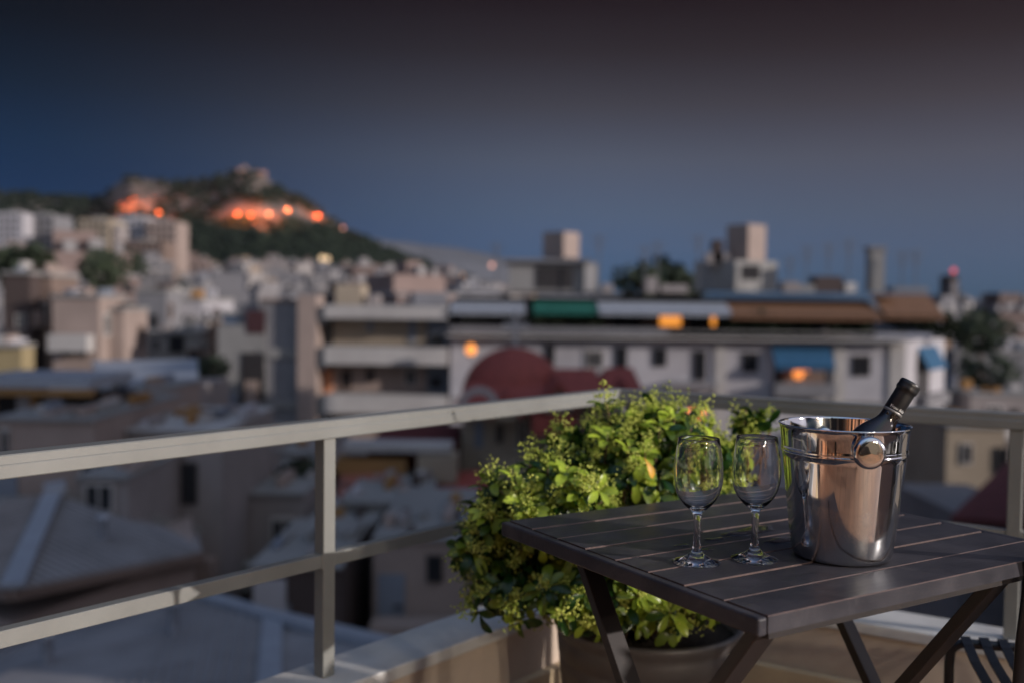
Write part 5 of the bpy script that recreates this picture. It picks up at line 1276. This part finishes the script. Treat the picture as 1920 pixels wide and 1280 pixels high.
# floodlights on the rocks: lamp head and its light
def hill_t(px, py):
    best = None
    for i in range(400):
        t = i / 400; p = hill_pt(px, t); d = p - CAM; yy = 640 - FPX * d.dot(up) / d.dot(fw)
        if best is None or abs(yy - py) < best[0]: best = (abs(yy - py), t)
    return best[1]
def flood(px, py, Y, rad, mt, label, power, col):
    hp = hill_pt(px, hill_t(px, py)); c = at(px, py, hp.y - 24)
    r_ = empty('floodlight', (c.x, c.y, c.z - rad * 1.3), label, 'lamp', 'floodlights on the rocky hill')
    MB().lathe([(0, -rad), (rad * 0.6, -rad * 0.8), (rad, 0), (rad * 0.6, rad * 0.8), (0, rad)], 14, c).build('lamp_head', mt, r_, smooth=True)
    MB().box((c.x - 0.3, c.y - 0.3, c.z - rad * 1.3 - 6), (c.x + 0.3, c.y + 0.3, c.z - rad * 0.9)).build('mast', M_pole, r_)
    if power:
        ld = bpy.data.lights.new('flood_beam', 'SPOT'); ld.energy = power * 1.1; ld.color = col; ld.shadow_soft_size = 1.5; ld.spot_size = R(150); ld.spot_blend = 0.6
        lo = bpy.data.objects.new('flood_beam', ld); C.objects.link(lo); lo.parent = r_; lo.location = (0, -6, rad * 2 + 4); lo.rotation_euler = (R(100), 0, 0)
OR = (1.0, 0.21, 0.06)
for px, py, rad, mt, lab, pw in ((298, 400, 2.6, M_lampO, 'bright orange floodlight right of the left rock', 80000), (445, 402, 2.0, M_lampO, 'orange floodlight at the left end of the cliff row', 260000), (470, 404, 1.6, M_lampO, 'orange floodlight second in the cliff row', 180000),
        (504, 402, 2.0, M_lampY, 'pale ring of light in the middle of the cliff row', 120000), (541, 402, 2.0, M_lampO, 'orange floodlight second from the right of the cliff row', 240000), (596, 406, 2.6, M_lampO, 'bright orange floodlight at the right end of the cliff row', 260000), (250, 372, 0.9, M_lampO, 'faint orange floodlight on the left rock', 130000), (225, 385, 0.9, M_lampO, 'faint orange floodlight at the foot of the left rock', 80000), (285, 372, 0.8, M_lampO, 'faint orange floodlight on the right flank of the left rock', 70000)):
    flood(px, py, 1190, rad, mt, lab, pw, OR)
flood(458, 332, 1340, 0.6, M_lampP, 'pinkish floodlight below the hilltop chapel', 8000, (1.0, 0.55, 0.45))
flood(643, 428, 1200, 2.2, M_lampP, 'pinkish lamp at the right foot of the cliffs', 0, OR)
lamp(604, 485, 700, 2.0, M_lampY, 'pale lamp among the far houses, upper of a pair'); lamp(614, 486, 700, 1.8, M_lampY, 'pale lamp among the far houses, right beside its twin')
lamp(613, 517, 420, 1.2, M_lampP, 'pinkish lamp among the houses below the pale pair')
lamp(866, 521, 420, 1.3, emis('warm_lamp', (1.0, 0.45, 0.12), 1.6), 'warm lamp among the houses left of the roof hut'); lamp(922, 498, 500, 1.2, M_lampP, 'pinkish lamp among the houses nearest the roof hut')

# ================================================================ HAZE
hz = MB().box((-4400, -4400, -26), (4400, 4400, 245)).build('haze', None or bpy.data.materials.new('dusk_haze'), None)
hmat = hz.data.materials[0]; hmat.use_nodes = True; nt = hmat.node_tree; nt.nodes.clear()
ho = nt.nodes.new('ShaderNodeOutputMaterial'); pv = nt.nodes.new('ShaderNodeVolumePrincipled')
pv.inputs['Color'].default_value = (0.86, 0.88, 0.94, 1); pv.inputs['Density'].default_value = 0.000016; pv.inputs['Anisotropy'].default_value = 0.1
nt.links.new(pv.outputs[0], ho.inputs['Volume'])
tag(hz, 'thin dusk haze over the city', 'haze', kind='stuff')
